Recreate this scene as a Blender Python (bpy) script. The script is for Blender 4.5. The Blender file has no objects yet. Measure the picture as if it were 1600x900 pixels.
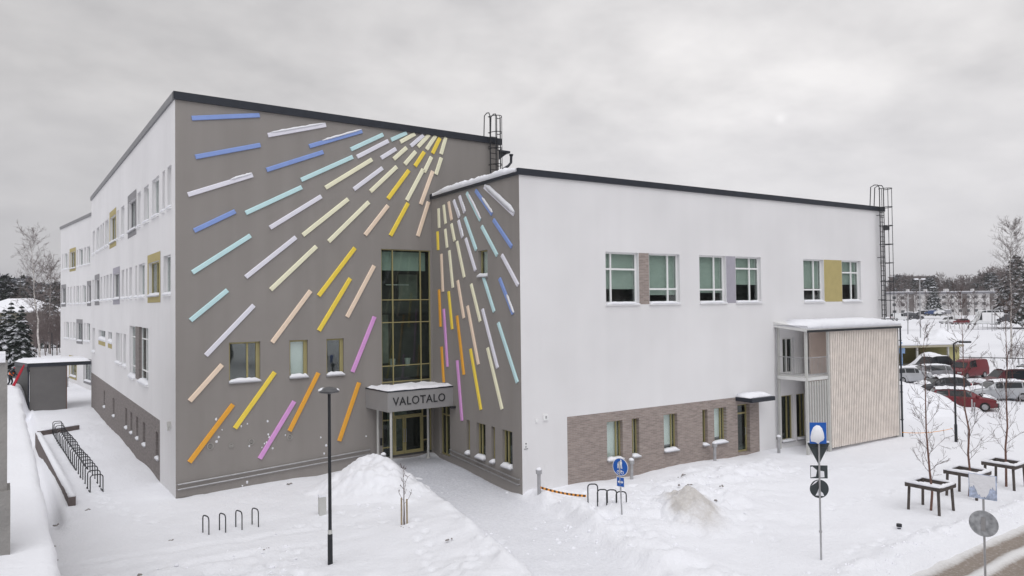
import bpy, math, random
import numpy as np
from mathutils import Vector, Matrix
random.seed(7)
rng = np.random.default_rng(11)
S = bpy.context.scene
COL = S.collection
rad = math.radians

# ------------------------------------------------------------------ camera
FPX, PITCH, ROLL, AZ = 1133.96, rad(1.2336), rad(-0.6709), rad(35.08)
CAM = np.array([-5.9655, -33.1865, 8.0])
def _axes():
    c, s = math.cos(AZ), math.sin(AZ)
    w = lambda v: np.array([v[0]*c+v[1]*s, -v[0]*s+v[1]*c, v[2]])
    cp, sp, cr, sr = math.cos(PITCH), math.sin(PITCH), math.cos(ROLL), math.sin(ROLL)
    R = np.array([1., 0, 0]); U = np.array([0, -sp, cp]); F = np.array([0, cp, sp])
    return w(cr*R+sr*U), w(-sr*R+cr*U), w(F)
CR, CU, CF = _axes()
cd = bpy.data.cameras.new('camera'); cam = bpy.data.objects.new('camera', cd); COL.objects.link(cam)
M = Matrix(((CR[0], CU[0], -CF[0], CAM[0]), (CR[1], CU[1], -CF[1], CAM[1]), (CR[2], CU[2], -CF[2], CAM[2]), (0, 0, 0, 1)))
cam.matrix_world = M
cd.sensor_width = 36.0; cd.lens = FPX/1600*36; cd.clip_start = 0.1; cd.clip_end = 6000
S.camera = cam
S.render.resolution_x, S.render.resolution_y = 1024, 576

# ------------------------------------------------------------------ world, sun, exposure
SUN_AZ_DIR = np.array([-0.45, -0.893]); SUN_EL = rad(58)
wd = bpy.data.worlds.new('World'); S.world = wd; wd.use_nodes = True
nt = wd.node_tree; nt.nodes.clear()
def wn(t, **kw):
    n = nt.nodes.new(t)
    for k, v in kw.items(): setattr(n, k, v)
    return n
out = wn('ShaderNodeOutputWorld'); bg1 = wn('ShaderNodeBackground'); bg2 = wn('ShaderNodeBackground'); addn = wn('ShaderNodeMixShader'); addn.inputs[0].default_value = 0.94   # closed cloud deck
sky = wn('ShaderNodeTexSky', sky_type='NISHITA'); sky.sun_disc = False
sky.sun_elevation = SUN_EL; sky.sun_rotation = math.atan2(SUN_AZ_DIR[0], SUN_AZ_DIR[1]); sky.dust_density = 4; sky.air_density = 1.0
bg1.inputs['Strength'].default_value = 0.05
tc = wn('ShaderNodeTexCoord'); sep = wn('ShaderNodeSeparateXYZ')
nt.links.new(tc.outputs['Generated'], sep.inputs[0])
def math_(op, a, b=None, c=None):
    n = wn('ShaderNodeMath', operation=op)
    for i, v in enumerate((a, b, c)):
        if v is None: continue
        if isinstance(v, (int, float)): n.inputs[i].default_value = v
        else: nt.links.new(v, n.inputs[i])
    return n.outputs[0]
zc = math_('ADD', math_('MAXIMUM', sep.outputs[2], 0.0), 0.26)
cx = math_('DIVIDE', sep.outputs[0], zc); cy = math_('DIVIDE', sep.outputs[1], zc)
cmb = wn('ShaderNodeCombineXYZ'); nt.links.new(cx, cmb.inputs[0]); nt.links.new(cy, cmb.inputs[1])
no1 = wn('ShaderNodeTexNoise'); no1.inputs['Scale'].default_value = 1.5; no1.inputs['Detail'].default_value = 5; no1.inputs['Roughness'].default_value = 0.5; no1.inputs['Distortion'].default_value = 0.25
no2 = wn('ShaderNodeTexNoise'); no2.inputs['Scale'].default_value = 6.0; no2.inputs['Detail'].default_value = 6; no2.inputs['Roughness'].default_value = 0.55
nt.links.new(cmb.outputs[0], no1.inputs['Vector']); nt.links.new(cmb.outputs[0], no2.inputs['Vector'])
mixf = math_('ADD', math_('MULTIPLY', no1.outputs['Fac'], 0.65), math_('MULTIPLY', no2.outputs['Fac'], 0.35))
ramp = wn('ShaderNodeValToRGB'); nt.links.new(mixf, ramp.inputs[0])
ramp.color_ramp.elements[0].position = 0.36; ramp.color_ramp.elements[0].color = (0.405, 0.397, 0.402, 1)
ramp.color_ramp.elements[1].position = 0.64; ramp.color_ramp.elements[1].color = (0.565, 0.552, 0.550, 1)
# the cloud deck is thinner and more even toward the horizon
hz = math_('MULTIPLY', math_('MAXIMUM', sep.outputs[2], 0.0), 3.6); hzc = wn('ShaderNodeClamp'); nt.links.new(hz, hzc.inputs[0])
mixh = wn('ShaderNodeMix', data_type='RGBA'); nt.links.new(hzc.outputs[0], mixh.inputs['Factor'])
mixh.inputs[6].default_value = (0.492, 0.487, 0.506, 1); nt.links.new(ramp.outputs[0], mixh.inputs[7])
# the deck is thinner round one patch, where the hidden sun shines through
gd = -(CF+(1220-800)/FPX*CR-(186-450)/FPX*CU); gd = -gd/np.linalg.norm(gd)
dp = wn('ShaderNodeVectorMath', operation='DOT_PRODUCT'); nt.links.new(tc.outputs['Generated'], dp.inputs[0]); dp.inputs[1].default_value = tuple(gd)
gl_ = math_('MAXIMUM', dp.outputs['Value'], 0.0)
glow = math_('MULTIPLY', math_('POWER', gl_, 5.0), 0.38)
spot = math_('MULTIPLY', math_('POWER', gl_, 60000.0), 0.20)
veil = math_('MULTIPLY', math_('POWER', gl_, 500.0), math_('MULTIPLY', no2.outputs['Fac'], 0.10))
nt.links.new(mixh.outputs[2], bg2.inputs['Color']); nt.links.new(math_('ADD', math_('ADD', math_('ADD', glow, spot), veil), 1.0), bg2.inputs['Strength'])
nt.links.new(sky.outputs[0], bg1.inputs['Color'])
nt.links.new(bg1.outputs[0], addn.inputs[1]); nt.links.new(bg2.outputs[0], addn.inputs[2]); nt.links.new(addn.outputs[0], out.inputs[0])
sl = bpy.data.lights.new('sun', 'SUN'); sl.energy = 1.35; sl.angle = rad(60); sl.color = (0.97, 0.98, 1.0)
so = bpy.data.objects.new('sun', sl); COL.objects.link(so)
sd = Vector((SUN_AZ_DIR[0]*math.cos(SUN_EL), SUN_AZ_DIR[1]*math.cos(SUN_EL), math.sin(SUN_EL)))
so.rotation_euler = sd.to_track_quat('Z', 'Y').to_euler(); so.location = (60, 20, 60)
vs = S.view_settings; vs.view_transform = 'Standard'; vs.look = 'None'; vs.gamma = 1; vs.use_curve_mapping = False; vs.exposure = 0.33
S.cycles.use_denoising = True
S.cycles.max_bounces = 6; S.cycles.diffuse_bounces = 4; S.cycles.glossy_bounces = 3; S.cycles.transparent_max_bounces = 12

# ------------------------------------------------------------------ pixel -> place helpers
def ray(px, py): return CF+(px-800)/FPX*CR-(py-450)/FPX*CU
def ground(px, py, z=0.):
    d = ray(px, py); return CAM+(z-CAM[2])/d[2]*d
def at_depth(px, py, D): return CAM+ray(px, py)*D
class Fr:
    """a vertical wall plane: s along the wall, z up, d outwards"""
    def __init__(s, o, u, n): s.o = np.array(o, float); s.u = np.array(u, float); s.n = np.array(n, float)
    def p(s, a, z, d=0.): return s.o+s.u*a+s.n*d+np.array([0, 0, z])
    def inv(s, px, py, d=0.):
        r = ray(px, py); t = ((s.o+s.n*d-CAM)@s.n)/(r@s.n); q = CAM+t*r
        return float((q-s.o)@s.u), float(q[2])
    def s_at(s, px, py, d=0.): return s.inv(px, py, d)[0]
WR = rad(-2.65)
wux = np.array([math.cos(WR), math.sin(WR), 0]); wuy = np.array([-math.sin(WR), math.cos(WR), 0])
Bp = np.array([12.269, 0, 0]); Cp = Bp-8.385*wuy
A2 = rad(6)
TF = Fr((0, 0, 0), (1, 0, 0), (0, -1, 0))            # tall block, grey front
LW = Fr((0, 0, 0), (0, 1, 0), (-1, 0, 0))            # tall block, long white side
WS = Fr(Bp, -wuy, -wux)                              # wing, grey side
WF = Fr(Cp, wux, -wuy)                               # wing, white front
BK = Fr((1.193, 48.949, 0), (-math.sin(A2), math.cos(A2), 0), (-math.cos(A2), -math.sin(A2), 0))
def Z(ox, oy, k): return lambda x, y: (ox+x/k, oy+y/k)

# ------------------------------------------------------------------ noise
_T = np.random.default_rng(5).random((256, 256))
def vnoise(x, y):
    x = np.asarray(x, float); y = np.asarray(y, float)
    xi = np.floor(x).astype(int); yi = np.floor(y).astype(int); fx = x-xi; fy = y-yi
    fx = fx*fx*(3-2*fx); fy = fy*fy*(3-2*fy)
    a = _T[xi % 256, yi % 256]; b = _T[(xi+1) % 256, yi % 256]; c = _T[xi % 256, (yi+1) % 256]; d = _T[(xi+1) % 256, (yi+1) % 256]
    return (a*(1-fx)+b*fx)*(1-fy)+(c*(1-fx)+d*fx)*fy-0.5
def fbm(x, y, o=4):
    t = 0; a = 1.; f = 1.
    for i in range(o): t = t+a*vnoise(x*f+17.3*i, y*f+9.1*i); a *= .5; f *= 2.03
    return t
def sst(x, a, b):
    t = np.clip((np.asarray(x, float)-a)/(b-a), 0, 1); return t*t*(3-2*t)
def segdist(x, y, pts):
    best = None
    for (x0, y0), (x1, y1) in zip(pts[:-1], pts[1:]):
        dx, dy = x1-x0, y1-y0; t = np.clip(((x-x0)*dx+(y-y0)*dy)/(dx*dx+dy*dy), 0, 1)
        d = np.hypot(x-x0-t*dx, y-y0-t*dy); best = d if best is None else np.minimum(best, d)
    return best

# ------------------------------------------------------------------ materials
def srgb(r, g, b, k=1.0):
    f = lambda c: ((c/255)/12.92 if c/255 <= 0.04045 else ((c/255+0.055)/1.055)**2.4)*k
    return (min(f(r), .92), min(f(g), .92), min(f(b), .92))
MATS = {}
def mat(name, col, rough=0.6, var=0.06, vscale=1.5, bump=0.0, bscale=30., metal=0.0, spec=0.3, detail=4):
    if name in MATS: return MATS[name]
    m = bpy.data.materials.new(name); m.use_nodes = True; n = m.node_tree; b = n.nodes['Principled BSDF']
    b.inputs['Roughness'].default_value = rough; b.inputs['Metallic'].default_value = metal; b.inputs['Specular IOR Level'].default_value = spec
    t = n.nodes.new('ShaderNodeTexCoord'); g = n.nodes.new('ShaderNodeNewGeometry')
    no = n.nodes.new('ShaderNodeTexNoise'); no.inputs['Scale'].default_value = vscale; no.inputs['Detail'].default_value = detail
    n.links.new(g.outputs['Position'], no.inputs['Vector'])
    r = n.nodes.new('ShaderNodeValToRGB'); n.links.new(no.outputs['Fac'], r.inputs[0])
    r.color_ramp.elements[0].position = .3; r.color_ramp.elements[1].position = .7
    r.color_ramp.elements[0].color = (*[max(0, c*(1-var)) for c in col], 1); r.color_ramp.elements[1].color = (*[min(1, c*(1+var)) for c in col], 1)
    n.links.new(r.outputs[0], b.inputs['Base Color'])
    if bump:
        n2 = n.nodes.new('ShaderNodeTexNoise'); n2.inputs['Scale'].default_value = bscale; n2.inputs['Detail'].default_value = 5
        n.links.new(g.outputs['Position'], n2.inputs['Vector'])
        bp = n.nodes.new('ShaderNodeBump'); bp.inputs['Strength'].default_value = bump; bp.inputs['Distance'].default_value = 0.05
        n.links.new(n2.outputs['Fac'], bp.inputs['Height']); n.links.new(bp.outputs[0], b.inputs['Normal'])
    MATS[name] = m; return m
def plaster(name, col, streak=.05):
    m = mat(name, col, .85, .04, .30, .25, 45., spec=.15)
    n = m.node_tree; b = n.nodes['Principled BSDF']; g = next(x for x in n.nodes if x.bl_idname == 'ShaderNodeNewGeometry')
    mp = n.nodes.new('ShaderNodeMapping'); mp.inputs['Scale'].default_value = (1.6, 1.6, .09); n.links.new(g.outputs['Position'], mp.inputs[0])
    s = n.nodes.new('ShaderNodeTexNoise'); s.inputs['Scale'].default_value = 1.0; s.inputs['Detail'].default_value = 6; n.links.new(mp.outputs[0], s.inputs['Vector'])
    r = n.nodes.new('ShaderNodeMapRange'); r.inputs[1].default_value = .35; r.inputs[2].default_value = .7; r.inputs[3].default_value = 1.0; r.inputs[4].default_value = 1-streak
    n.links.new(s.outputs['Fac'], r.inputs[0])
    mx = n.nodes.new('ShaderNodeMix'); mx.data_type = 'RGBA'; mx.blend_type = 'MULTIPLY'; mx.inputs['Factor'].default_value = 1
    src = b.inputs['Base Color'].links[0].from_socket
    n.links.new(src, mx.inputs[6]); n.links.new(r.outputs[0], mx.inputs[7]); n.links.new(mx.outputs[2], b.inputs['Base Color'])
    return m
def brickmat(name, c1, c2, mortar, along):
    m = bpy.data.materials.new(name); m.use_nodes = True; n = m.node_tree; b = n.nodes['Principled BSDF']; b.inputs['Roughness'].default_value = .85; b.inputs['Specular IOR Level'].default_value = .2
    g = n.nodes.new('ShaderNodeNewGeometry')
    dp = n.nodes.new('ShaderNodeVectorMath'); dp.operation = 'DOT_PRODUCT'; dp.inputs[1].default_value = along; n.links.new(g.outputs['Position'], dp.inputs[0])
    sp = n.nodes.new('ShaderNodeSeparateXYZ'); n.links.new(g.outputs['Position'], sp.inputs[0])
    c = n.nodes.new('ShaderNodeCombineXYZ'); n.links.new(dp.outputs['Value'], c.inputs[0]); n.links.new(sp.outputs[2], c.inputs[1])
    t = n.nodes.new('ShaderNodeTexBrick'); t.inputs['Scale'].default_value = 1.0; t.inputs['Brick Width'].default_value = .30; t.inputs['Row Height'].default_value = .078
    t.inputs['Mortar Size'].default_value = .009; t.inputs['Mortar Smooth'].default_value = .2; t.offset = .5
    t.inputs['Color1'].default_value = (*c1, 1); t.inputs['Color2'].default_value = (*c2, 1); t.inputs['Mortar'].default_value = (*mortar, 1)
    n.links.new(c.outputs[0], t.inputs['Vector'])
    no = n.nodes.new('ShaderNodeTexNoise'); no.inputs['Scale'].default_value = 2.5; no.inputs['Detail'].default_value = 6
    mp = n.nodes.new('ShaderNodeMapping'); mp.inputs['Scale'].default_value = (1, 4, 1); n.links.new(c.outputs[0], mp.inputs[0]); n.links.new(mp.outputs[0], no.inputs['Vector'])
    r = n.nodes.new('ShaderNodeMapRange'); r.inputs[1].default_value = .3; r.inputs[2].default_value = .7; r.inputs[3].default_value = .86; r.inputs[4].default_value = 1.14; n.links.new(no.outputs['Fac'], r.inputs[0])
    mx = n.nodes.new('ShaderNodeMix'); mx.data_type = 'RGBA'; mx.blend_type = 'MULTIPLY'; mx.inputs['Factor'].default_value = 1
    n.links.new(t.outputs['Color'], mx.inputs[6]); n.links.new(r.outputs[0], mx.inputs[7]); n.links.new(mx.outputs[2], b.inputs['Base Color'])
    bp = n.nodes.new('ShaderNodeBump'); bp.inputs['Strength'].default_value = .6; bp.inputs['Distance'].default_value = .01; bp.invert = True
    n.links.new(t.outputs['Fac'], bp.inputs['Height']); n.links.new(bp.outputs[0], b.inputs['Normal'])
    return m
def snowmat(name, attr=None, base=(.855, .862, .905), dirt=(.42, .38, .34), clod=0.0, bump=.5):
    m = bpy.data.materials.new(name); m.use_nodes = True; n = m.node_tree; b = n.nodes['Principled BSDF']
    b.inputs['Roughness'].default_value = .7; b.inputs['Specular IOR Level'].default_value = .2
    g = n.nodes.new('ShaderNodeNewGeometry')
    no = n.nodes.new('ShaderNodeTexNoise'); no.inputs['Scale'].default_value = .5; no.inputs['Detail'].default_value = 8; n.links.new(g.outputs['Position'], no.inputs['Vector'])
    r = n.nodes.new('ShaderNodeValToRGB'); n.links.new(no.outputs['Fac'], r.inputs[0]); r.color_ramp.elements[0].position = .3; r.color_ramp.elements[1].position = .7
    r.color_ramp.elements[0].color = (*[c*.965 for c in base], 1); r.color_ramp.elements[1].color = (*base, 1)
    csock = r.outputs[0]
    if attr:
        at = n.nodes.new('ShaderNodeAttribute'); at.attribute_name = attr
        n3 = n.nodes.new('ShaderNodeTexNoise'); n3.inputs['Scale'].default_value = 9; n3.inputs['Detail'].default_value = 8; n3.inputs['Roughness'].default_value = .7; n.links.new(g.outputs['Position'], n3.inputs['Vector'])
        # dirt shows where attr + noise passes a threshold
        ad = n.nodes.new('ShaderNodeMath'); ad.operation = 'ADD'; n.links.new(at.outputs['Fac'], ad.inputs[0])
        mu = n.nodes.new('ShaderNodeMath'); mu.operation = 'MULTIPLY_ADD'; n.links.new(n3.outputs['Fac'], mu.inputs[0]); mu.inputs[1].default_value = 1.6; mu.inputs[2].default_value = -.8; n.links.new(mu.outputs[0], ad.inputs[1])
        gate = n.nodes.new('ShaderNodeMath'); gate.operation = 'MULTIPLY'; gate.use_clamp = True; n.links.new(ad.outputs[0], gate.inputs[0]); n.links.new(at.outputs['Fac'], gate.inputs[1])
        mx = n.nodes.new('ShaderNodeMix'); mx.data_type = 'RGBA'; n.links.new(gate.outputs[0], mx.inputs['Factor']); n.links.new(csock, mx.inputs[6]); mx.inputs[7].default_value = (*dirt, 1)
        csock = mx.outputs[2]
    n.links.new(csock, b.inputs['Base Color'])
    n2 = n.nodes.new('ShaderNodeTexNoise'); n2.inputs['Scale'].default_value = 7; n2.inputs['Detail'].default_value = 8; n2.inputs['Roughness'].default_value = .65; n.links.new(g.outputs['Position'], n2.inputs['Vector'])
    bp = n.nodes.new('ShaderNodeBump'); bp.inputs['Strength'].default_value = bump; bp.inputs['Distance'].default_value = .06
    n.links.new(n2.outputs['Fac'], bp.inputs['Height']); n.links.new(bp.outputs[0], b.inputs['Normal'])
    MATS[name] = m; return m
def glassmat(name, tint, refl=.10):
    m = bpy.data.materials.new(name); m.use_nodes = True; n = m.node_tree; n.nodes.clear()
    o = n.nodes.new('ShaderNodeOutputMaterial'); t = n.nodes.new('ShaderNodeBsdfTransparent'); t.inputs[0].default_value = (*tint, 1)
    gl = n.nodes.new('ShaderNodeBsdfGlossy'); gl.inputs['Roughness'].default_value = .03; gl.inputs[0].default_value = (.9, .93, .93, 1)
    f = n.nodes.new('ShaderNodeLayerWeight'); f.inputs['Blend'].default_value = .5; pw = n.nodes.new('ShaderNodeMath'); pw.operation = 'POWER'; n.links.new(f.outputs['Facing'], pw.inputs[0]); pw.inputs[1].default_value = 4.0
    g = n.nodes.new('ShaderNodeNewGeometry'); no = n.nodes.new('ShaderNodeTexNoise'); no.inputs['Scale'].default_value = .8; n.links.new(g.outputs['Position'], no.inputs['Vector'])
    bp = n.nodes.new('ShaderNodeBump'); bp.inputs['Strength'].default_value = .05; bp.inputs['Distance'].default_value = .05; n.links.new(no.outputs['Fac'], bp.inputs['Height']); n.links.new(bp.outputs[0], gl.inputs['Normal'])
    a = n.nodes.new('ShaderNodeMath'); a.operation = 'MULTIPLY_ADD'; a.use_clamp = True; n.links.new(pw.outputs[0], a.inputs[0]); a.inputs[1].default_value = .65; a.inputs[2].default_value = refl
    mx = n.nodes.new('ShaderNodeMixShader'); n.links.new(a.outputs[0], mx.inputs[0]); n.links.new(t.outputs[0], mx.inputs[1]); n.links.new(gl.outputs[0], mx.inputs[2]); n.links.new(mx.outputs[0], o.inputs[0])
    MATS[name] = m; return m

WHITE = plaster('white_render', (.77, .762, .77), .025)
GREY = plaster('grey_render', (.290, .270, .255), .08)
REVEAL_W = mat('white_reveal', (.78, .78, .80), .7)
FASCIA = mat('dark_fascia', (.022, .026, .036), .4, .1, 3, spec=.4)
GFASCIA = mat('grey_fascia', (.22, .22, .23), .5, .08, 3)
BRICK = brickmat('brown_grey_brick', (.345, .285, .258), (.27, .222, .203), (.36, .33, .31), tuple(wux))
BRICKL = brickmat('dark_grey_brick', (.255, .225, .215), (.21, .185, .178), (.25, .235, .23), (0, 1, 0))
SNOW = snowmat('snow')
GOLD = mat('olive_gold_frame', (.36, .315, .155), .45, .05, 4, metal=.2)
WFRAME = mat('white_frame', (.80, .80, .80), .45, .03, 4)
GLASS = glassmat('window_glass', (.90, .94, .92))
DGLASS = glassmat('dark_glass', (.78, .84, .81), .035)
BLIND = mat('green_blind', (.50, .555, .52), .8, .05, 3)
WBLIND = mat('white_blind', (.82, .84, .85), .8, .04, 3)
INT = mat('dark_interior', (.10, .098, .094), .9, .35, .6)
GALV = mat('galvanised_steel', (.42, .42, .43), .4, .12, 6, metal=.6)
DARKM = mat('dark_steel', (.03, .032, .036), .45, .15, 6, metal=.2)
PALEPOST = mat('pale_grey_paint', (.52, .52, .50), .5, .05, 4)
YPANEL = mat('mustard_panel', (.43, .36, .16), .7, .05, 3)
LPANEL = mat('lavender_panel', (.37, .355, .405), .7, .04, 3)
GPANEL = mat('grey_surround', (.26, .255, .265), .7, .05, 3)
SOFF = mat('white_soffit', (.66, .66, .65), .7, .05, 2)
SLATM = mat('pale_timber_slat', (.80, .735, .675), .75, .10, 2.5)
ASPH = mat('dark_concrete', (.20, .19, .185), .9, .1, 2)
CONC = mat('concrete_wall', (.28, .27, .26), .85, .12, 3, .3, 25)
BARS = dict(blue=mat('bar_blue', srgb(128, 150, 203, 1.12), .45, .04, 2), cyan=mat('bar_cyan', srgb(186, 216, 219, 1.12), .45, .04, 2), lilac=mat('bar_lilac', srgb(214, 213, 222, 1.14), .45, .03, 2),
            cream=mat('bar_cream', srgb(226, 223, 196, 1.12), .45, .03, 2), peach=mat('bar_peach', srgb(226, 205, 184, 1.12), .45, .03, 2), yellow=mat('bar_yellow', srgb(229, 202, 80, 1.12), .45, .04, 2),
            orange=mat('bar_orange', srgb(220, 160, 62, 1.12), .45, .04, 2), pink=mat('bar_pink', srgb(207, 150, 206, 1.12), .45, .04, 2))

# ------------------------------------------------------------------ mesh building
ORG = {}
class MB:
    def __init__(s): s.v = []; s.f = []; s.m = []; s.cm = 0
    def add(s, vs, fs):
        b = len(s.v); s.v += [tuple(map(float, v)) for v in vs]; s.f += [tuple(i+b for i in f) for f in fs]; s.m += [s.cm]*len(fs)
    def quad(s, a, b, c, d): s.add([a, b, c, d], [(0, 1, 2, 3)])
    def hexa(s, P):  # 8 points: bottom 4 then top 4
        s.add(P, [(3, 2, 1, 0), (4, 5, 6, 7), (0, 1, 5, 4), (1, 2, 6, 5), (2, 3, 7, 6), (3, 0, 4, 7)])
    def box(s, x0, x1, y0, y1, z0, z1):
        s.hexa([(x0, y0, z0), (x1, y0, z0), (x1, y1, z0), (x0, y1, z0), (x0, y0, z1), (x1, y0, z1), (x1, y1, z1), (x0, y1, z1)])
    def fbox(s, fr, s0, s1, z0, z1, d0, d1):
        s.hexa([fr.p(s0, z0, d0), fr.p(s1, z0, d0), fr.p(s1, z0, d1), fr.p(s0, z0, d1), fr.p(s0, z1, d0), fr.p(s1, z1, d0), fr.p(s1, z1, d1), fr.p(s0, z1, d1)])
    def tube(s, pts, r, n=6, caps=True):
        pts = [np.array(p, float) for p in pts]; k = len(pts); rs = [r]*k if np.isscalar(r) else r
        rings = []; up = None
        for i in range(k):
            t = pts[min(i+1, k-1)]-pts[max(i-1, 0)]; L = np.linalg.norm(t); t = t/L if L > 0 else np.array([0, 0, 1.])
            if up is None:
                a = np.array([0, 0, 1.]) if abs(t[2]) < .9 else np.array([1., 0, 0]); e1 = np.cross(t, a)
            else: e1 = up-t*(up@t)
            e1 /= max(np.linalg.norm(e1), 1e-9); up = e1; e2 = np.cross(t, e1)
            rings.append([pts[i]+rs[i]*(math.cos(2*math.pi*j/n)*e1+math.sin(2*math.pi*j/n)*e2) for j in range(n)])
        vs = [v for R in rings for v in R]; fs = []
        for i in range(k-1):
            for j in range(n): fs.append((i*n+j, i*n+(j+1) % n, (i+1)*n+(j+1) % n, (i+1)*n+j))
        if caps: fs.append(tuple(range(n-1, -1, -1))); fs.append(tuple((k-1)*n+j for j in range(n)))
        s.add(vs, fs)
    def lathe(s, c, prof, n=16):  # prof: (r,z)
        c = np.array(c, float); vs = []; fs = []; k = len(prof)
        for r, z in prof:
            for j in range(n): a = 2*math.pi*j/n; vs.append((c[0]+r*math.cos(a), c[1]+r*math.sin(a), c[2]+z))
        for i in range(k-1):
            for j in range(n): fs.append((i*n+j, i*n+(j+1) % n, (i+1)*n+(j+1) % n, (i+1)*n+j))
        fs.append(tuple(range(n-1, -1, -1))); fs.append(tuple((k-1)*n+j for j in range(n)))
        s.add(vs, fs)
    def prism(s, poly, off):  # polygon of 3d points pushed by off
        P = [np.array(p, float) for p in poly]; n = len(P); off = np.array(off, float)
        s.add(P+[p+off for p in P], [tuple(range(n-1, -1, -1)), tuple(range(n, 2*n))]+[(i, (i+1) % n, n+(i+1) % n, n+i) for i in range(n)])
    def blob(s, c, rx, ry, rz, seed=0, n=10, m=6, cut=True, u=(1, 0, 0), w=(0, 1, 0)):
        """lumpy half-dome of snow sitting on c"""
        c = np.array(c, float); u = np.array(u, float); w = np.array(w, float); q = np.random.default_rng(seed); vs = []; fs = []
        for i in range(m):
            e = (math.pi/2)*i/(m-1)*.98
            for j in range(n):
                a = 2*math.pi*j/n; k = 1+.18*(q.random()-.5)
                vs.append(c+u*rx*k*math.cos(e)*math.cos(a)+w*ry*k*math.cos(e)*math.sin(a)+np.array([0, 0, rz*k*math.sin(e)]))
        for i in range(m-1):
            for j in range(n): fs.append((i*n+j, i*n+(j+1) % n, (i+1)*n+(j+1) % n, (i+1)*n+j))
        fs.append(tuple((m-1)*n+j for j in range(n))); fs.append(tuple(range(n-1, -1, -1)))
        s.add(vs, fs)
    def build(s, name, mats, parent=None, smooth=False, org=None):
        if not isinstance(mats, (list, tuple)): mats = [mats]
        V = np.array(s.v, float); lo, hi = V.min(0), V.max(0)
        o = np.array([(lo[0]+hi[0])/2, (lo[1]+hi[1])/2, lo[2]]) if org is None else np.array(org, float)
        me = bpy.data.meshes.new(name); me.from_pydata((V-o).tolist(), [], s.f)
        for m in mats: me.materials.append(m)
        if len(mats) > 1: me.polygons.foreach_set('material_index', s.m)
        if smooth: me.polygons.foreach_set('use_smooth', [True]*len(s.f))
        me.update()
        ob = bpy.data.objects.new(name, me); COL.objects.link(ob); ORG[ob.name] = o
        if parent is not None: ob.parent = parent; ob.location = o-ORG[parent.name]
        else: ob.location = o
        return ob
def thing(name, loc, label, cat, group=None):
    o = bpy.data.objects.new(name, None); COL.objects.link(o); o.location = loc; o.empty_display_size = .2; ORG[o.name] = np.array(loc, float)
    return tag(o, label, cat, group)
def tag(o, label=None, cat=None, group=None, kind=None):
    for k, v in (('label', label), ('category', cat), ('group', group), ('kind', kind)):
        if v: o[k] = v
    return o
def copy_tree(o, parent=None):
    c = o.copy(); COL.objects.link(c); c.parent = parent; ORG[c.name] = ORG[o.name]
    for ch in o.children: copy_tree(ch, c)
    return c
def share(ob, off, parent):
    """a further alike piece: same mesh, moved by off"""
    c = ob.copy(); COL.objects.link(c); c.parent = parent; c.location = Vector(ob.location)+Vector(off); ORG[c.name] = ORG[ob.name]+np.array(off, float); return c

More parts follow.
